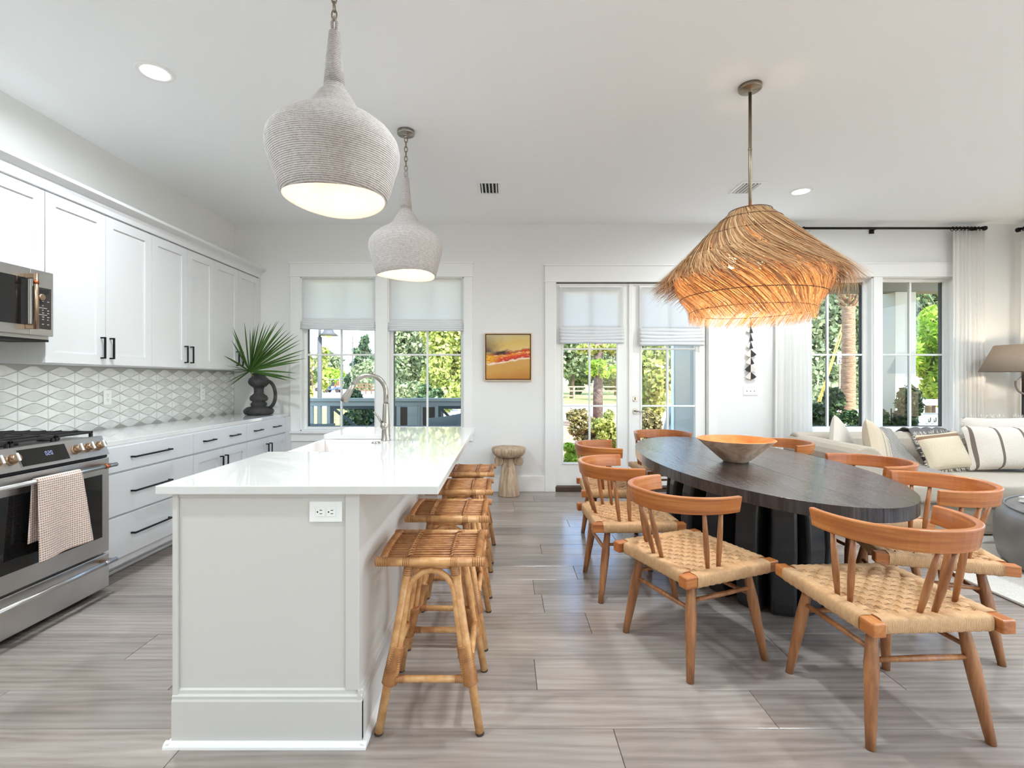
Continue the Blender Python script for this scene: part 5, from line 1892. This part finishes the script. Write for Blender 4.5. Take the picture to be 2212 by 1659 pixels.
pf_ = struct(MB().box(-4.2, .45, YB+TW+.021, 7.5, -.12, -.05).build('porch_floor', 'porch'), 'porch floor behind the kitchen windows')
# porch railing behind kitchen windows
RYD = 7.3
rt = thing('porch_railing', 'blue grey porch railing with dark cross-braced wire panels', 'railing', (-1.6, RYD, -.05))
MB().box(-3.5, .3, RYD-.07, RYD+.07, .955, 1.005).box(-3.5, .3, RYD-.03, RYD+.03, .885, .954).build('top_rail', 'porchblue', rt, bevel=.006)
MB().box(-3.5, .3, RYD-.03, RYD+.03, .04, .10).build('bottom_rail', 'porchblue', rt)
for (a, b) in ((671, 677), (688, 694), (707, 714), (857, 864), (882, 904), (906, 912), (940, 947)):
    x0, x1 = ax(a, RYD), ax(b, RYD)
    wide = b-a > 15
    MB().box(x0, x1, RYD-(.07 if wide else .022), RYD+(.07 if wide else .022), -.05 if wide else .10, .885).build('post' if wide else 'baluster', 'porchblue', rt)
for (a, b) in ((714, 856), (947, 1060)):
    x0, x1 = ax(a, RYD), ax(b, RYD)
    pz0, pz1 = .10, .885
    m = MB().box(x0, x0+.045, RYD-.02, RYD+.02, pz0, pz1).box(x1-.045, x1, RYD-.02, RYD+.02, pz0, pz1).box(x0+.045, x1-.045, RYD-.02, RYD+.02, pz1-.045, pz1).box(x0+.045, x1-.045, RYD-.02, RYD+.02, pz0, pz0+.045)
    pn = m.build('panel_frame', 'porchdark', rt)
    for s_ in (1, -1):
        L = math.hypot(x1-x0, pz1-pz0)
        MB().obox(((x0+x1)/2, RYD-.012*s_, (pz0+pz1)/2), (L*.94, .02, .04), (0, s_*math.atan2(pz1-pz0, x1-x0), 0)).build('cross_brace', 'porchdark', pn)
    wm = MB()
    x = x0+.06
    while x < x1-.05:
        wm.box(x-.0018, x+.0018, RYD+.022, RYD+.026, pz0, pz1); x += .075
    z = pz0+.05
    while z < pz1:
        wm.box(x0, x1, RYD+.022, RYD+.026, z-.0018, z+.0018); z += .075
    wm.build('wire_mesh', 'dark', pn)
bn = thing('porch_sofa', 'low slate blue porch sofa seen through the kitchen window', 'sofa', (-1.6, 6.3, -.05))
MT['slate'] = slip('slate blue canvas', (120, 132, 136))
MB().box(-2.75, -.5, 6.05, 6.20, .0, .64).build('back', 'slate', bn, bevel=.03)
MB().box(-2.75, -.5, 6.20, 6.85, -.05, .36).build('seat', 'slate', bn, bevel=.03)
pillow('outdoor_cushion', 'slate blue cushion on the porch sofa behind the faucet side', (ax(693, 6.3), 6.3, .57), .40, .30, .14, (math.radians(10), 0, 0), 'slate')
pillow('outdoor_cushion', 'slate blue pointed cushion on the porch sofa by the painting side', (ax(962, 6.3), 6.3, .66), .46, .32, .15, (math.radians(12), math.radians(-8), 0), 'slate')
cb = MB().box(ax(848, 8.6), ax(952, 8.6), 8.5, 9.0, .28, .80).box(ax(848, 8.6)+.05, ax(848, 8.6)+.12, 8.5, 8.6, GZ, .28).box(ax(952, 8.6)-.12, ax(952, 8.6)-.05, 8.5, 8.6, GZ, .28).box(ax(848, 8.6)+.05, ax(848, 8.6)+.12, 8.9, 9.0, GZ, .28).box(ax(952, 8.6)-.12, ax(952, 8.6)-.05, 8.9, 9.0, GZ, .28).build('garden_cart', plain('dark brown planks', (62, 50, 42), .8))
tag(cb, 'dark brown wooden garden bin beyond the porch railing', 'bin')

# lamp post
t = thing('street_lamp', 'grey lamp post with bell shade outside the kitchen window', 'street lamp', (ax(690, 13), 13, GZ))
xx = ax(690.5, 13)
MT['lamp_grey'] = plain('weathered grey paint', (84, 86, 88), .7)
MB().tube([(xx, 13, GZ), (xx, 13, az(728, 13))], .062, 10).tube([(xx, 13, az(728, 13)), (xx, 13, az(706, 13))], .036, 8).build('post', 'lamp_grey', t)
xs = ax(710, 13)
MB().tube([(xx, 13, az(712, 13)), (xs, 13, az(708, 13))], .018, 6).build('arm', 'lamp_grey', t)
MB().lathe([(.26, az(725, 13)), (.15, az(718, 13)), (.10, az(709, 13)), (.03, az(705, 13))], 18, (xs, 13, 0)).build('shade', 'lamp_grey', t)
MB().lathe([(.03, az(729, 13)), (.09, az(727, 13)), (.11, az(724.5, 13))], 14, (xs, 13, 0)).build('globe', plain('frosted globe', (222, 216, 200), .4), t)

# leaves
def leaf_cloud(blobs, n, size, squash=.75, needle=1.0, shell=.55):
    """blobs: list of (cx,cy,cz,rx,ry,rz)"""
    B = np.array(blobs, float)
    wgt = (B[:,3]*B[:,4]*B[:,5])**.67; wgt /= wgt.sum()
    idx = rng.choice(len(B), n, p=wgt)
    d = rng.normal(size=(n, 3)); d /= np.linalg.norm(d, axis=1)[:, None]
    r = shell + (1-shell)*rng.random(n)**.6
    r *= 1 + rng.normal(0, .07, n)
    c = B[idx, :3] + d*r[:, None]*B[idx, 3:]
    nr = d*.6 + rng.normal(0, .7, (n, 3)); nr /= np.linalg.norm(nr, axis=1)[:, None]
    u = np.cross(nr, rng.normal(size=(n, 3))); u /= np.linalg.norm(u, axis=1)[:, None]
    w = np.cross(nr, u)
    s = size*rng.uniform(.6, 1.4, n)[:, None]
    u = u*s*needle; w = w*s*squash/ max(needle, 1)
    V = np.stack([c-u, c-w*.9+u*.1, c+u, c+w*.9+u*.1], 1).reshape(-1, 3)
    F = np.arange(n*4).reshape(n, 4)
    return V, F
def leaves(name, parent, blobs, n, size, mat, **kw):
    V, F = leaf_cloud(blobs, n, size, **kw)
    me = bpy.data.meshes.new(name)
    o0 = np.array(ORI.get(parent.name, (0,0,0)))
    me.vertices.add(len(V)); me.vertices.foreach_set('co', (V-o0).ravel())
    me.loops.add(F.size); me.loops.foreach_set('vertex_index', F.ravel().astype(np.int32))
    me.polygons.add(len(F)); me.polygons.foreach_set('loop_start', (np.arange(len(F))*4).astype(np.int32))
    me.polygons.foreach_set('loop_total', np.full(len(F), 4, np.int32))
    me.update(calc_edges=True)
    me.materials.append(MT[mat])
    o = bpy.data.objects.new(name, me); COL.objects.link(o); o.parent = parent
    return stuff(o)
MT['lf_yel'] = leafmat('sunny yellow green leaf', [(104, 122, 50), (150, 164, 76), (196, 200, 112), (216, 214, 140)], .4)
MT['lf_oak'] = leafmat('grey green oak leaf', [(84, 102, 70), (124, 142, 98), (160, 172, 128), (188, 196, 156)], .35)
MT['lf_dark'] = leafmat('dark glossy leaf', [(34, 58, 38), (58, 88, 54), (88, 118, 74), (132, 152, 100)], .25, .35)
MT['lf_lime'] = leafmat('bright lime leaf', [(112, 150, 40), (158, 194, 66), (190, 214, 92), (214, 230, 124)], .5)
MT['lf_pine'] = leafmat('pine needle', [(58, 82, 60), (84, 108, 76), (116, 136, 96)], .3)
MT['lf_bronze'] = leafmat('bronze green leaf', [(90, 84, 56), (134, 126, 80), (170, 164, 102), (196, 180, 140)], .35)
MT['bark'] = plain('grey brown bark', (108, 92, 80), .95, noise=.3, nscale=7, bump=.8, bscale=22, bdist=.02)
MT['bark2'] = plain('pine bark', (104, 90, 84), .95, noise=.35, nscale=9, bump=.9, bscale=18, bdist=.03)
def blobs_for(cx, cy, cz, rx, ry, rz, n, fr=.38):
    out = []
    for i in range(n):
        d = rng.normal(size=3); d /= np.linalg.norm(d)
        k = rng.uniform(.35, .9)
        q = fr*rng.uniform(.7, 1.25)
        out.append((cx+d[0]*rx*k, cy+d[1]*ry*k, cz+d[2]*rz*k, rx*q, ry*q, rz*q))
    return out
def tree(name, label, c, rad, n, size, mat, nb=14, trunk=.12, cat='tree', group=None, base=GZ, tmat='bark', **kw):
    cx, cy, cz = c
    t = thing(name, label, cat, (cx, cy, base), group)
    bl = blobs_for(cx, cy, cz, rad[0], rad[1], rad[2], nb)
    leaves('foliage', t, bl, n, size, mat, **kw)
    if trunk:
        top = cz + rad[2]*.3
        m = MB().tube([(cx, cy, base), (cx+trunk*.5, cy, base+(top-base)*.5), (cx, cy, top)], [trunk, trunk*.8, trunk*.4], 8)
        m.build('trunk', tmat, t)
        for i in range(5):
            b = bl[i]
            MB().tube([(cx, cy, base+(top-base)*(.45+.1*i)), (b[0], b[1], b[2])], [trunk*.4, trunk*.12], 6).build('branch', tmat, t)
    return t
def bush(label, px, pyt, pyb, D, wpx, n, size, mat, group=None, **kw):
    x = ax(px, D); zt, zb = az(pyt, D), max(GZ, az(pyb, D))
    rx = wpx/2/FPX*D
    return tree('shrub', label, (x, D, (zt+zb)/2), (rx, rx*.8, (zt-zb)/2), n, size, mat, 12, .02, 'shrub', group, **kw)

# ---- seen through the kitchen windows
tree('tree', 'leafy tree at the edge of the first kitchen window', (ax(672, 30), 30, az(800, 30)), (1.0, 1.0, 2.2), 2200, .15, 'lf_yel', 12, .1, group='garden trees')
tree('tree', 'dark green tree behind the golf cart', (ax(712, 104), 104, az(795, 104)), (4.0, 3, 4.2), 5000, .38, 'lf_oak', 16, .3, group='garden trees')
bush('bright green shrub beside the golf cart', 722, 800, 840, 80, 62, 2500, .35, 'lf_lime')
# pine in tiers
pt = thing('pine_tree', 'tall pine with flat tiers of needles against the sky', 'tree', (ax(790, 90), 90, GZ), 'garden trees')
bl = []
for i in range(9):
    k = i/8
    yy = 735+ (835-735)*k
    w = (10+34*min(1, k*1.3))/FPX*90
    for j in range(4):
        bl.append((ax(790, 90)+rng.uniform(-.75, .75)*w, 90+rng.uniform(-.6, .6)*w, az(yy, 90)+rng.uniform(-.3, .3), w*.45, w*.45, .55))
leaves('foliage', pt, bl, 7000, .40, 'lf_pine', needle=1.4)
MB().tube([(ax(790, 90), 90, GZ), (ax(790, 90), 90, az(738, 90))], [.35, .08], 8).build('trunk', 'bark', pt)
tree('tree', 'grey green oak behind the split rail fence', (ax(800, 75), 75, az(815, 75)), (3.6, 2.5, 3.0), 5000, .30, 'lf_oak', 14, .2, group='garden trees')
t = thing('street_pole', 'thin utility pole with crossbar outside the kitchen window', 'pole', (ax(762, 85), 85, GZ))
MB().tube([(ax(762, 85), 85, GZ), (ax(762, 85), 85, az(726, 85))], [.14, .10], 8).build('pole', 'lamp_grey', t)
MB().box(ax(757, 85), ax(767, 85), 84.95, 85.05, az(741, 85), az(739.5, 85)).build('crossarm', 'lamp_grey', t)
t = thing('house', 'small white gabled house among the trees', 'house', (ax(757, 95), 95, GZ))
hx0, hx1, hy = ax(742, 95), ax(774, 95), 95
MB().box(hx0, hx1, hy, hy+5, GZ, az(786, 95)).build('walls', plain('white siding', (226, 230, 232), .8), t)
MB().prism([(hx0-.4, az(788, 95)), ((hx0+hx1)/2, az(768, 95)), (hx1+.4, az(788, 95))], hy-.4, hy+5.4, 'Y').build('roof', plain('pale roof', (190, 202, 208), .8), t, fixn=True)
MB().box(ax(763, 95), ax(769, 95), hy-.06, hy-.01, az(801, 95), az(791, 95)).build('window', plain('house window', (110, 128, 132), .2), t)
MB().box(hx0, hx1, hy-1.6, hy, az(812, 95), az(809, 95)).build('balcony', plain('white balcony', (232, 234, 234), .7), t)
# golf cart
CD = 66
t = thing('golf_cart', 'blue golf cart with canopy driving on the parking area', 'golf cart', (ax(720, CD), CD, GZ+.02))
cx0, cx1 = ax(702, CD), ax(738, CD)
czb = GZ+.02
MT['cartblue'] = plain('navy cart paint', (70, 90, 118), .35)
L = cx1-cx0
MB().prism([(cx0, czb+.35), (cx0+.06, czb+.75), (cx0+.5, czb+.85), (cx0+.62, czb+.5), (cx0+1.3, czb+.45), (cx0+1.35, czb+.75), (cx1-.05, czb+.75), (cx1, czb+.35)], CD-.6, CD+.6, 'Y').build('body', 'cartblue', t, bevel=.05, fixn=True)
MB().box(cx0+.45, cx1+.03, CD-.65, CD+.65, czb+1.78, czb+1.86).build('canopy', plain('teal canopy', (150, 196, 196), .5), t, bevel=.03)
for px_ in (cx0+.55, cx1-.08):
    for yy in (CD-.58, CD+.58):
        MB().tube([(px_, yy, czb+.75), (px_+.03, yy, czb+1.8)], .03, 6).build('roof_post', 'white_plastic', t)
for px_ in (cx0+.42, cx1-.42):
    for yy in (CD-.62, CD+.5):
        w_ = MB().lathe([(.27, 0), (.28, .06), (.27, .14)], 18, (px_, yy, czb+.28), 'Y').build('wheel', 'rubber', t)
MB().box(cx0+1.0, cx0+1.45, CD-.55, CD+.55, czb+.5, czb+.85).box(cx0+1.7, cx0+2.1, CD-.55, CD+.55, czb+.74, czb+.9).build('seat', plain('tan seat', (190, 176, 150), .6), t, bevel=.04)
def seated(label, x, y, z, shirt, hair):
    t = thing('person', label, 'person', (0, 0, 0), world=False); t.location = (x, y, z)
    me = bpy.data.meshes.new('body')
    V = [(0,0,0),(.02,0,.28),(.02,0,.46),(.02,0,.56),(.0,0,.66),
         (0,.10,0),(-.38,.12,.02),(-.42,.12,-.36),(0,-.10,0),(-.38,-.12,.02),(-.42,-.12,-.36),
         (.02,.20,.45),(-.10,.24,.22),(-.30,.16,.20),(.02,-.20,.45),(-.10,-.24,.22),(-.30,-.16,.20)]
    E = [(0,1),(1,2),(2,3),(3,4),(0,5),(5,6),(6,7),(0,8),(8,9),(9,10),(2,11),(11,12),(12,13),(2,14),(14,15),(15,16)]
    me.from_pydata(V, E, [])
    o = bpy.data.objects.new('body', me); COL.objects.link(o); o.parent = t
    sk = o.modifiers.new('skin', 'SKIN')
    R = [.15,.15,.15,.06,.125,.09,.075,.05,.09,.075,.05,.07,.05,.035,.07,.05,.035]
    for s_, r in zip(me.skin_vertices[0].data, R): s_.radius = (r, r)
    me.skin_vertices[0].data[0].use_root = True
    sb = o.modifiers.new('sub', 'SUBSURF'); sb.levels = 1; sb.render_levels = 1
    s = NT('clothes ' + label[:12]); sep = s.n('ShaderNodeSeparateXYZ'); tc = s.n('ShaderNodeTexCoord'); s.l(tc.outputs['Object'], sep.inputs[0])
    s.base(s.mix(s.math('GREATER_THAN', sep.outputs['Z'], .53), lin(shirt), lin((196, 150, 122)))); s.set(Roughness=.8)
    me.materials.append(s.m)
    MB().lathe([(.06, .70), (.102, .72), (.108, .76), (.08, .81), (.01, .83)], 14, (.012, 0, 0)).build('hair', plain('hair', hair, .8), t)
    t.rotation_euler = (0, 0, 0)
    return t
seated('person in a dark shirt driving the golf cart', cx0+1.22, CD-.28, czb+.93, (60, 58, 66), (46, 36, 30))
seated('person in a rust shirt sitting behind the golf cart driver', cx0+1.88, CD-.28, czb+.98, (150, 84, 66), (70, 52, 40))
# parked car
t = thing('parked_car', 'white parked car at the edge of the kitchen window', 'car', (ax(678, 72), 72, GZ+.02))
c0 = ax(660, 72); z0 = GZ+.02
MB().prism([(c0, z0+.35), (c0+.05, z0+.85), (c0+.9, z0+.95), (c0+1.3, z0+1.4), (c0+1.8, z0+1.42), (c0+2.1, z0+.98), (c0+2.45, z0+.85), (c0+2.5, z0+.35)], 71.2, 72.8, 'Y').build('body', plain('white car paint', (226, 228, 230), .25), t, bevel=.06, fixn=True)
MB().prism([(c0+1.0, z0+.98), (c0+1.34, z0+1.34), (c0+1.75, z0+1.36), (c0+1.98, z0+1.0)], 71.15, 71.22, 'Y').build('side_window', 'darkglass', t, fixn=True)
for q in (.5, 2.0):
    MB().lathe([(.30, 0), (.30, .2)], 18, (c0+q, 71.15, z0+.30), 'Y').build('wheel', 'rubber', t)
# hedge behind porch railing, trees at right pane
bush('dense green shrub behind the dark railing panel', 778, 846, 960, 9.0, 92, 5000, .055, 'lf_dark')
tree('tree', 'pale oak with open crown in the second kitchen window', (ax(885, 34), 34, az(765, 34)), (2.6, 2, 3.2), 9000, .16, 'lf_oak', 18, .14, group='garden trees')
tree('tree', 'sunny yellow green tree beside the kitchen window mullion', (ax(965, 26), 26, az(775, 26)), (1.7, 1.5, 2.6), 9000, .12, 'lf_yel', 18, .12, group='garden trees')
tree('tree', 'tall grey green oak at the back of the second kitchen window', (ax(950, 48), 48, az(770, 48)), (6.2, 2, 6.2), 10000, .24, 'lf_oak', 22, .2, group='garden trees')
bush('leafy shrub low in the second kitchen window', 872, 815, 885, 17, 70, 3500, .085, 'lf_oak')
bush('leafy shrub at the sunny edge of the second kitchen window', 930, 830, 885, 16, 66, 3000, .085, 'lf_dark')
def rail_fence(label, x0, x1, y, D0z, npost, hgt=1.1, mat=None):
    t = thing('split_rail_fence', label, 'fence', ((x0+x1)/2, y, D0z))
    mm = mat or MT['fence']
    for i in range(npost):
        x = x0+(x1-x0)*i/(npost-1)
        MB().box(x-.07, x+.07, y-.07, y+.07, D0z, D0z+hgt).build('post', mm, t)
    for k in (.35, .68, .95):
        MB().box(x0, x1, y-.03, y+.03, D0z+hgt*k-.06, D0z+hgt*k+.06).build('rail', mm, t)
    return t
MT['fence'] = plain('weathered fence wood', (150, 132, 116), .9, noise=.15, nscale=3)
rail_fence('brown split rail fence beyond the faucet', ax(766, 58), ax(850, 58), 58, GZ, 8, 1.3, plain('brown fence wood', (112, 84, 62), .9))
rail_fence('pale split rail fence in the second kitchen window', ax(930, 36), ax(1040, 36), 36, GZ, 5, 1.2)

# ---- seen through the french doors
rail_fence('split rail fence seen through the french doors', ax(1180, 40), ax(1480, 40), 40, GZ, 6, 1.25)
tree('tree', 'grey green oak behind the left glazed door', (ax(1235, 46), 46, az(740, 46)), (4.2, 3, 4.6), 10000, .2, 'lf_oak', 20, .22, group='garden trees')
tree('tree', 'mossy oak farther back between the glazed doors', (ax(1330, 55), 55, az(735, 55)), (5.5, 3, 5.6), 9000, .26, 'lf_oak', 20, .2, group='garden trees')
t = thing('pine_tree', 'thick grey pine trunk outside the left glazed door', 'tree', (ax(1292, 17), 17, GZ), 'garden trees')
MB().tube([(ax(1291, 17), 17, GZ), (ax(1292, 17), 17, 1.2), (ax(1293, 17), 17, 5.5)], [.185, .165, .14], 14).build('trunk', 'bark2', t)
leaves('foliage', t, blobs_for(ax(1300, 17), 16.8, az(800, 17), .55, .4, .35, 7), 900, .10, 'lf_lime')
leaves('foliage', t, blobs_for(ax(1310, 17), 17.2, az(752, 17), 1.0, .5, .35, 8), 1300, .10, 'lf_yel')
bush('bronze leaved shrub in the pine straw bed', 1255, 880, 965, 12.5, 82, 2600, .055, 'lf_bronze', shell=.3)
bush('sunny yellow green shrub in front of the pine trunk', 1312, 885, 970, 12.0, 80, 4200, .055, 'lf_yel')
bush('small round light green shrub low in the left glazed door', 1234, 958, 1010, 9.6, 60, 2600, .04, 'lf_lime')
tree('magnolia', 'tall loose magnolia filling the right glazed door', (ax(1408, 13), 13, az(820, 13)), (.52, .6, 1.15), 4200, .085, 'lf_yel', 16, .05, group='garden trees', shell=.3)
bush('dense olive shrub at the foot of the magnolia', 1412, 890, 1000, 10.5, 70, 3600, .05, 'lf_bronze')
tree('tree', 'background oak behind the magnolia', (ax(1420, 38), 38, az(770, 38)), (3.6, 2, 3.6), 7000, .18, 'lf_oak', 16, .2, group='garden trees')
# projecting side wall of the house next to the doors
MT['siding'] = plain('grey stucco siding', (168, 168, 164), .9, bump=.3, bscale=180)
pw = struct(MB().box(2.52, 3.1, YB+TW+.021, 7.25, GZ, 3.3).build('wall_porch', 'siding'), 'grey stucco wall projecting beside the doors')
MB().box(2.505, 2.52, 7.13, 7.25, GZ, 3.3).build('corner_board', plain('pale blue trim board', (214, 230, 238), .6), pw)
t = thing('stair_railing', 'sloping grey stair railing outside the right glazed door', 'railing', (2.4, 8.0, GZ))
MB().tube([at(1447, 880, 8.2), at(1418, 1010, 7.6)], .03, 6).tube([at(1452, 910, 8.2), at(1430, 1030, 7.6)], .025, 6).build('handrail', 'porchblue', t)
for k in (0, .5, 1):
    a, b = Vector(at(1447, 880, 8.2)), Vector(at(1418, 1010, 7.6)); p = a.lerp(b, k)
    MB().box(p.x-.02, p.x+.02, p.y-.02, p.y+.02, GZ, p.z).build('baluster', 'porchblue', t)

# ---- seen through the living room windows
tree('tree', 'dense grey green oak behind the palm trunk', (ax(1790, 30), 30, az(750, 30)), (4.4, 2, 5.0), 12000, .16, 'lf_oak', 22, .2, group='garden trees')
tree('tree', 'shaded oak filling the space behind the straw pendant', (ax(1690, 36), 36, az(760, 36)), (4.5, 2, 5.0), 7000, .2, 'lf_oak', 18, .2, group='garden trees')
PD = 12.0
t = thing('palm_tree', 'palm tree with ringed trunk outside the living room window', 'palm', (ax(1833, PD), PD, GZ), 'garden trees')
def ring_trunk(x, y, z0, z1, r):
    m = MB(); pts = []; rr = []
    n = int((z1-z0)/.05)
    for i in range(n*2+1):
        k = i/(n*2); pts.append((x, y, z0+(z1-z0)*k)); rr.append((r*(1.05-.12*k)) * (1.05 if i % 2 else .95) * random.uniform(.97, 1.03))
    return m.tube(pts, rr, 14)
def palm_bark():
    s = NT('palm bark'); v = s.coord('Object', (3, 3, 22)); n = s.noise(v, 2, 5, .7)
    s.base(s.ramp(n, [(.3, (112, 88, 66)), (.55, (172, 142, 112)), (.75, (204, 182, 156))])); s.set(Roughness=.95); s.bump(n, .8, .03)
    return s.m
MT['palmbark'] = palm_bark()
ptx = ax(1833, PD)
ring_trunk(ptx, PD, GZ, az(662, PD), .150).build('trunk', 'palmbark', t)
boot = MT['palmbark']
for i in range(44):
    th = i*2.4; k = i/44
    z = az(666, PD)+k*.62
    r0 = .15+.06*k
    d = Vector((math.cos(th), math.sin(th), 0))
    a = Vector((ptx, PD, z))+d*r0*.7; b = Vector((ptx, PD, z+.16))+d*(r0+.11)
    MB().tube([a, a.lerp(b, .6)+Vector((0,0,.02)), b], [.045, .035, .018], 5, flat=.5).build('leaf_base', boot, t)
fm = MB()
for i in range(16):
    th = i*2.4+.4; z = az(622, PD)+.25+.3*(i/16)
    L = 1.5
    prev = None
    for j in range(26):
        k = j/25
        d = Vector((math.cos(th), math.sin(th), 0))
        p = Vector((ptx, PD, z)) + d*(L*k) + Vector((0, 0, .55*math.sin(k*1.8)-1.3*k*k))
        if prev is not None and j > 5:
            side_ = d.cross(Vector((0,0,1)))
            for s_ in (-1, 1):
                e_ = p + side_*s_*.38*(1-.5*k) + Vector((0,0,-.30)) + d*.12
                w_ = d*.012
                fm.add([p-w_, p+w_, e_+w_*.1, e_-w_*.1], [(0,1,2,3)])
        prev = p
stuff(fm.build('fronds', 'lf_dark', t))
t = thing('yard_sign', 'white yard sign with the number 2 beside the palm trunk', 'sign', (ax(1816, 14), 14, GZ))
sx0, sx1, sz0, sz1 = ax(1809, 14), ax(1822, 14), az(786, 14), az(760, 14)
MB().box(sx0, sx1, 14, 14.02, sz0, sz1).build('board', 'white_plastic', t)
MB().box((sx0+sx1)/2-.02, (sx0+sx1)/2+.02, 14.02, 14.05, GZ, sz1).build('stake', 'fence', t)
w = (sx1-sx0); dx0 = sx0+w*.25; dx1 = sx1-w*.25; zz0 = sz0+.04; zz1 = zz0+.14; zm_ = (zz0+zz1)/2; e_ = .016
m = MB()
m.box(dx0, dx1, 13.99, 13.999, zz1-e_, zz1).box(dx1-e_, dx1, 13.99, 13.999, zm_, zz1-e_).box(dx0, dx1, 13.99, 13.999, zm_-e_/2, zm_+e_/2).box(dx0, dx0+e_, 13.99, 13.999, zz0+e_, zm_-e_/2).box(dx0, dx1, 13.99, 13.999, zz0, zz0+e_)
m.build('digit', 'dark', t)
t = thing('guy_wires', 'two yellow sleeved guy wires slanting behind the porch shrub', 'cable', (ax(1795, 18), 18, GZ))
for (a, b) in (((1787, 810), (1820, 700)), ((1793, 800), (1826, 705))):
    q = at(a[0]-40, a[1]+112, 18)
    MB().tube([(q[0], q[1], GZ), at(a[0], a[1], 18), at(b[0]+25, b[1]-85, 18)], .02, 6).build('wire', plain('yellow sleeve', (226, 186, 80), .6), t)
bush('dark glossy shrub below the palm tree window', 1795, 842, 990, 7.6, 120, 9500, .042, 'lf_dark')
bush('dark glossy shrub climbing in front of the porch column', 1925, 825, 990, 6.55, 110, 7500, .030, 'lf_dark', shell=.35)
CDp = 7.2
t = thing('porch_column', 'square pale porch column outside the living room window', 'column', (ax(1950, CDp), CDp, GZ))
MB().box(ax(1934, CDp), ax(1979, CDp), CDp, CDp+.31, GZ, 3.0).build('shaft', plain('off white column paint', (196, 194, 187), .7), t, bevel=.004)
shade_side = MB().box(ax(1908, 8.4), ax(1936, 8.4), 8.4, 8.63, GZ, 3.0).build('porch_column', plain('blue grey column shade', (166, 178, 186), .8), None, bevel=.004)  # stands in for the pale column's shaded side, shade put into the colour
tag(shade_side, 'blue grey block painted as the shaded side of the pale porch column', 'column')
t = thing('porch_bench', 'white planter box with dark hooks beyond the living room window', 'planter', (ax(2005, 7.0), 7.0, GZ))
MB().box(ax(1976, 7.0), ax(2060, 7.0), 6.95, 7.3, az(921, 7), az(895, 7)).build('box', 'porchblue', t)
MB().box(ax(1976, 7.0), ax(2060, 7.0), 6.9, 7.0, az(875, 7), az(862, 7)).build('rail', 'porchblue', t)
for px_ in (1980, 2056):
    MB().box(ax(px_, 7.0)-.03, ax(px_, 7.0)+.03, 6.93, 6.99, GZ, az(862, 7)).build('post', 'porchblue', t)
for px_ in (2010, 2022):
    hx_ = ax(px_, 6.93)
    MB().tube([(hx_, 6.93, az(902, 6.93)), (hx_, 6.93, az(910, 6.93)), (hx_-.02, 6.92, az(911.5, 6.93)), (hx_-.035, 6.92, az(909, 6.93))], .006, 6).build('hook', 'dark', t)
tree('tree', 'bright lime feathery tree beside the porch column', (ax(2015, 10), 10, az(775, 10)), (.62, .6, 1.05), 6500, .05, 'lf_lime', 18, .04, group='garden trees', needle=1.3)
tree('tree', 'tall green tree behind the lime feathery tree', (ax(2005, 20), 20, az(700, 20)), (1.6, 1.2, 3.0), 6000, .11, 'lf_oak', 16, .12, group='garden trees')
# porch beam over the living room windows
struct(MB().box(2.6, XR+1.5, 7.15, 7.4, 2.60, 2.95).build('porch_beam', plain('porch beam paint', (120, 119, 114), .8)), 'porch beam above the column')
struct(MB().box(XR+TW+.02, 16, YF, 2.9, -.5, -.1).build('side_terrace', plain('pale side paving', (198, 192, 182), .9)), 'pale paved terrace beside the living room')
struct(MB().box(2.4, XR+2.0, YB+TW+.005, 7.7, 3.0, 3.08).build('porch_roof', plain('porch ceiling boards', (206, 208, 206), .8)), 'porch roof over the living room windows')
struct(MB().box(-4.4, .45, YB+TW+.005, 7.7, 3.0, 3.08).build('porch_roof', plain('porch ceiling boards', (206, 208, 206), .8)), 'porch roof over the kitchen windows')
for i, (px_, D_, w_) in enumerate(((1180, 60, 76), (1255, 58, 76), (1335, 66, 82), (1420, 60, 82))):
    bush('grey green hedge shrub beyond the split rail fence, ' + ('nearest the painting', 'behind the left door panes', 'behind the pine trunk', 'behind the magnolia')[i], px_, 770, 862, D_, w_, 3200, .24, 'lf_oak', 'hedge beyond the fence')
for i, (px_, D_) in enumerate(((690, 120), (735, 122), (790, 124))):
    bush('distant dark hedge behind the parking area, ' + ('by the lamp post', 'by the golf cart', 'by the pine')[i], px_, 800, 836, D_, 44, 1500, .5, 'lf_dark', 'distant hedge')
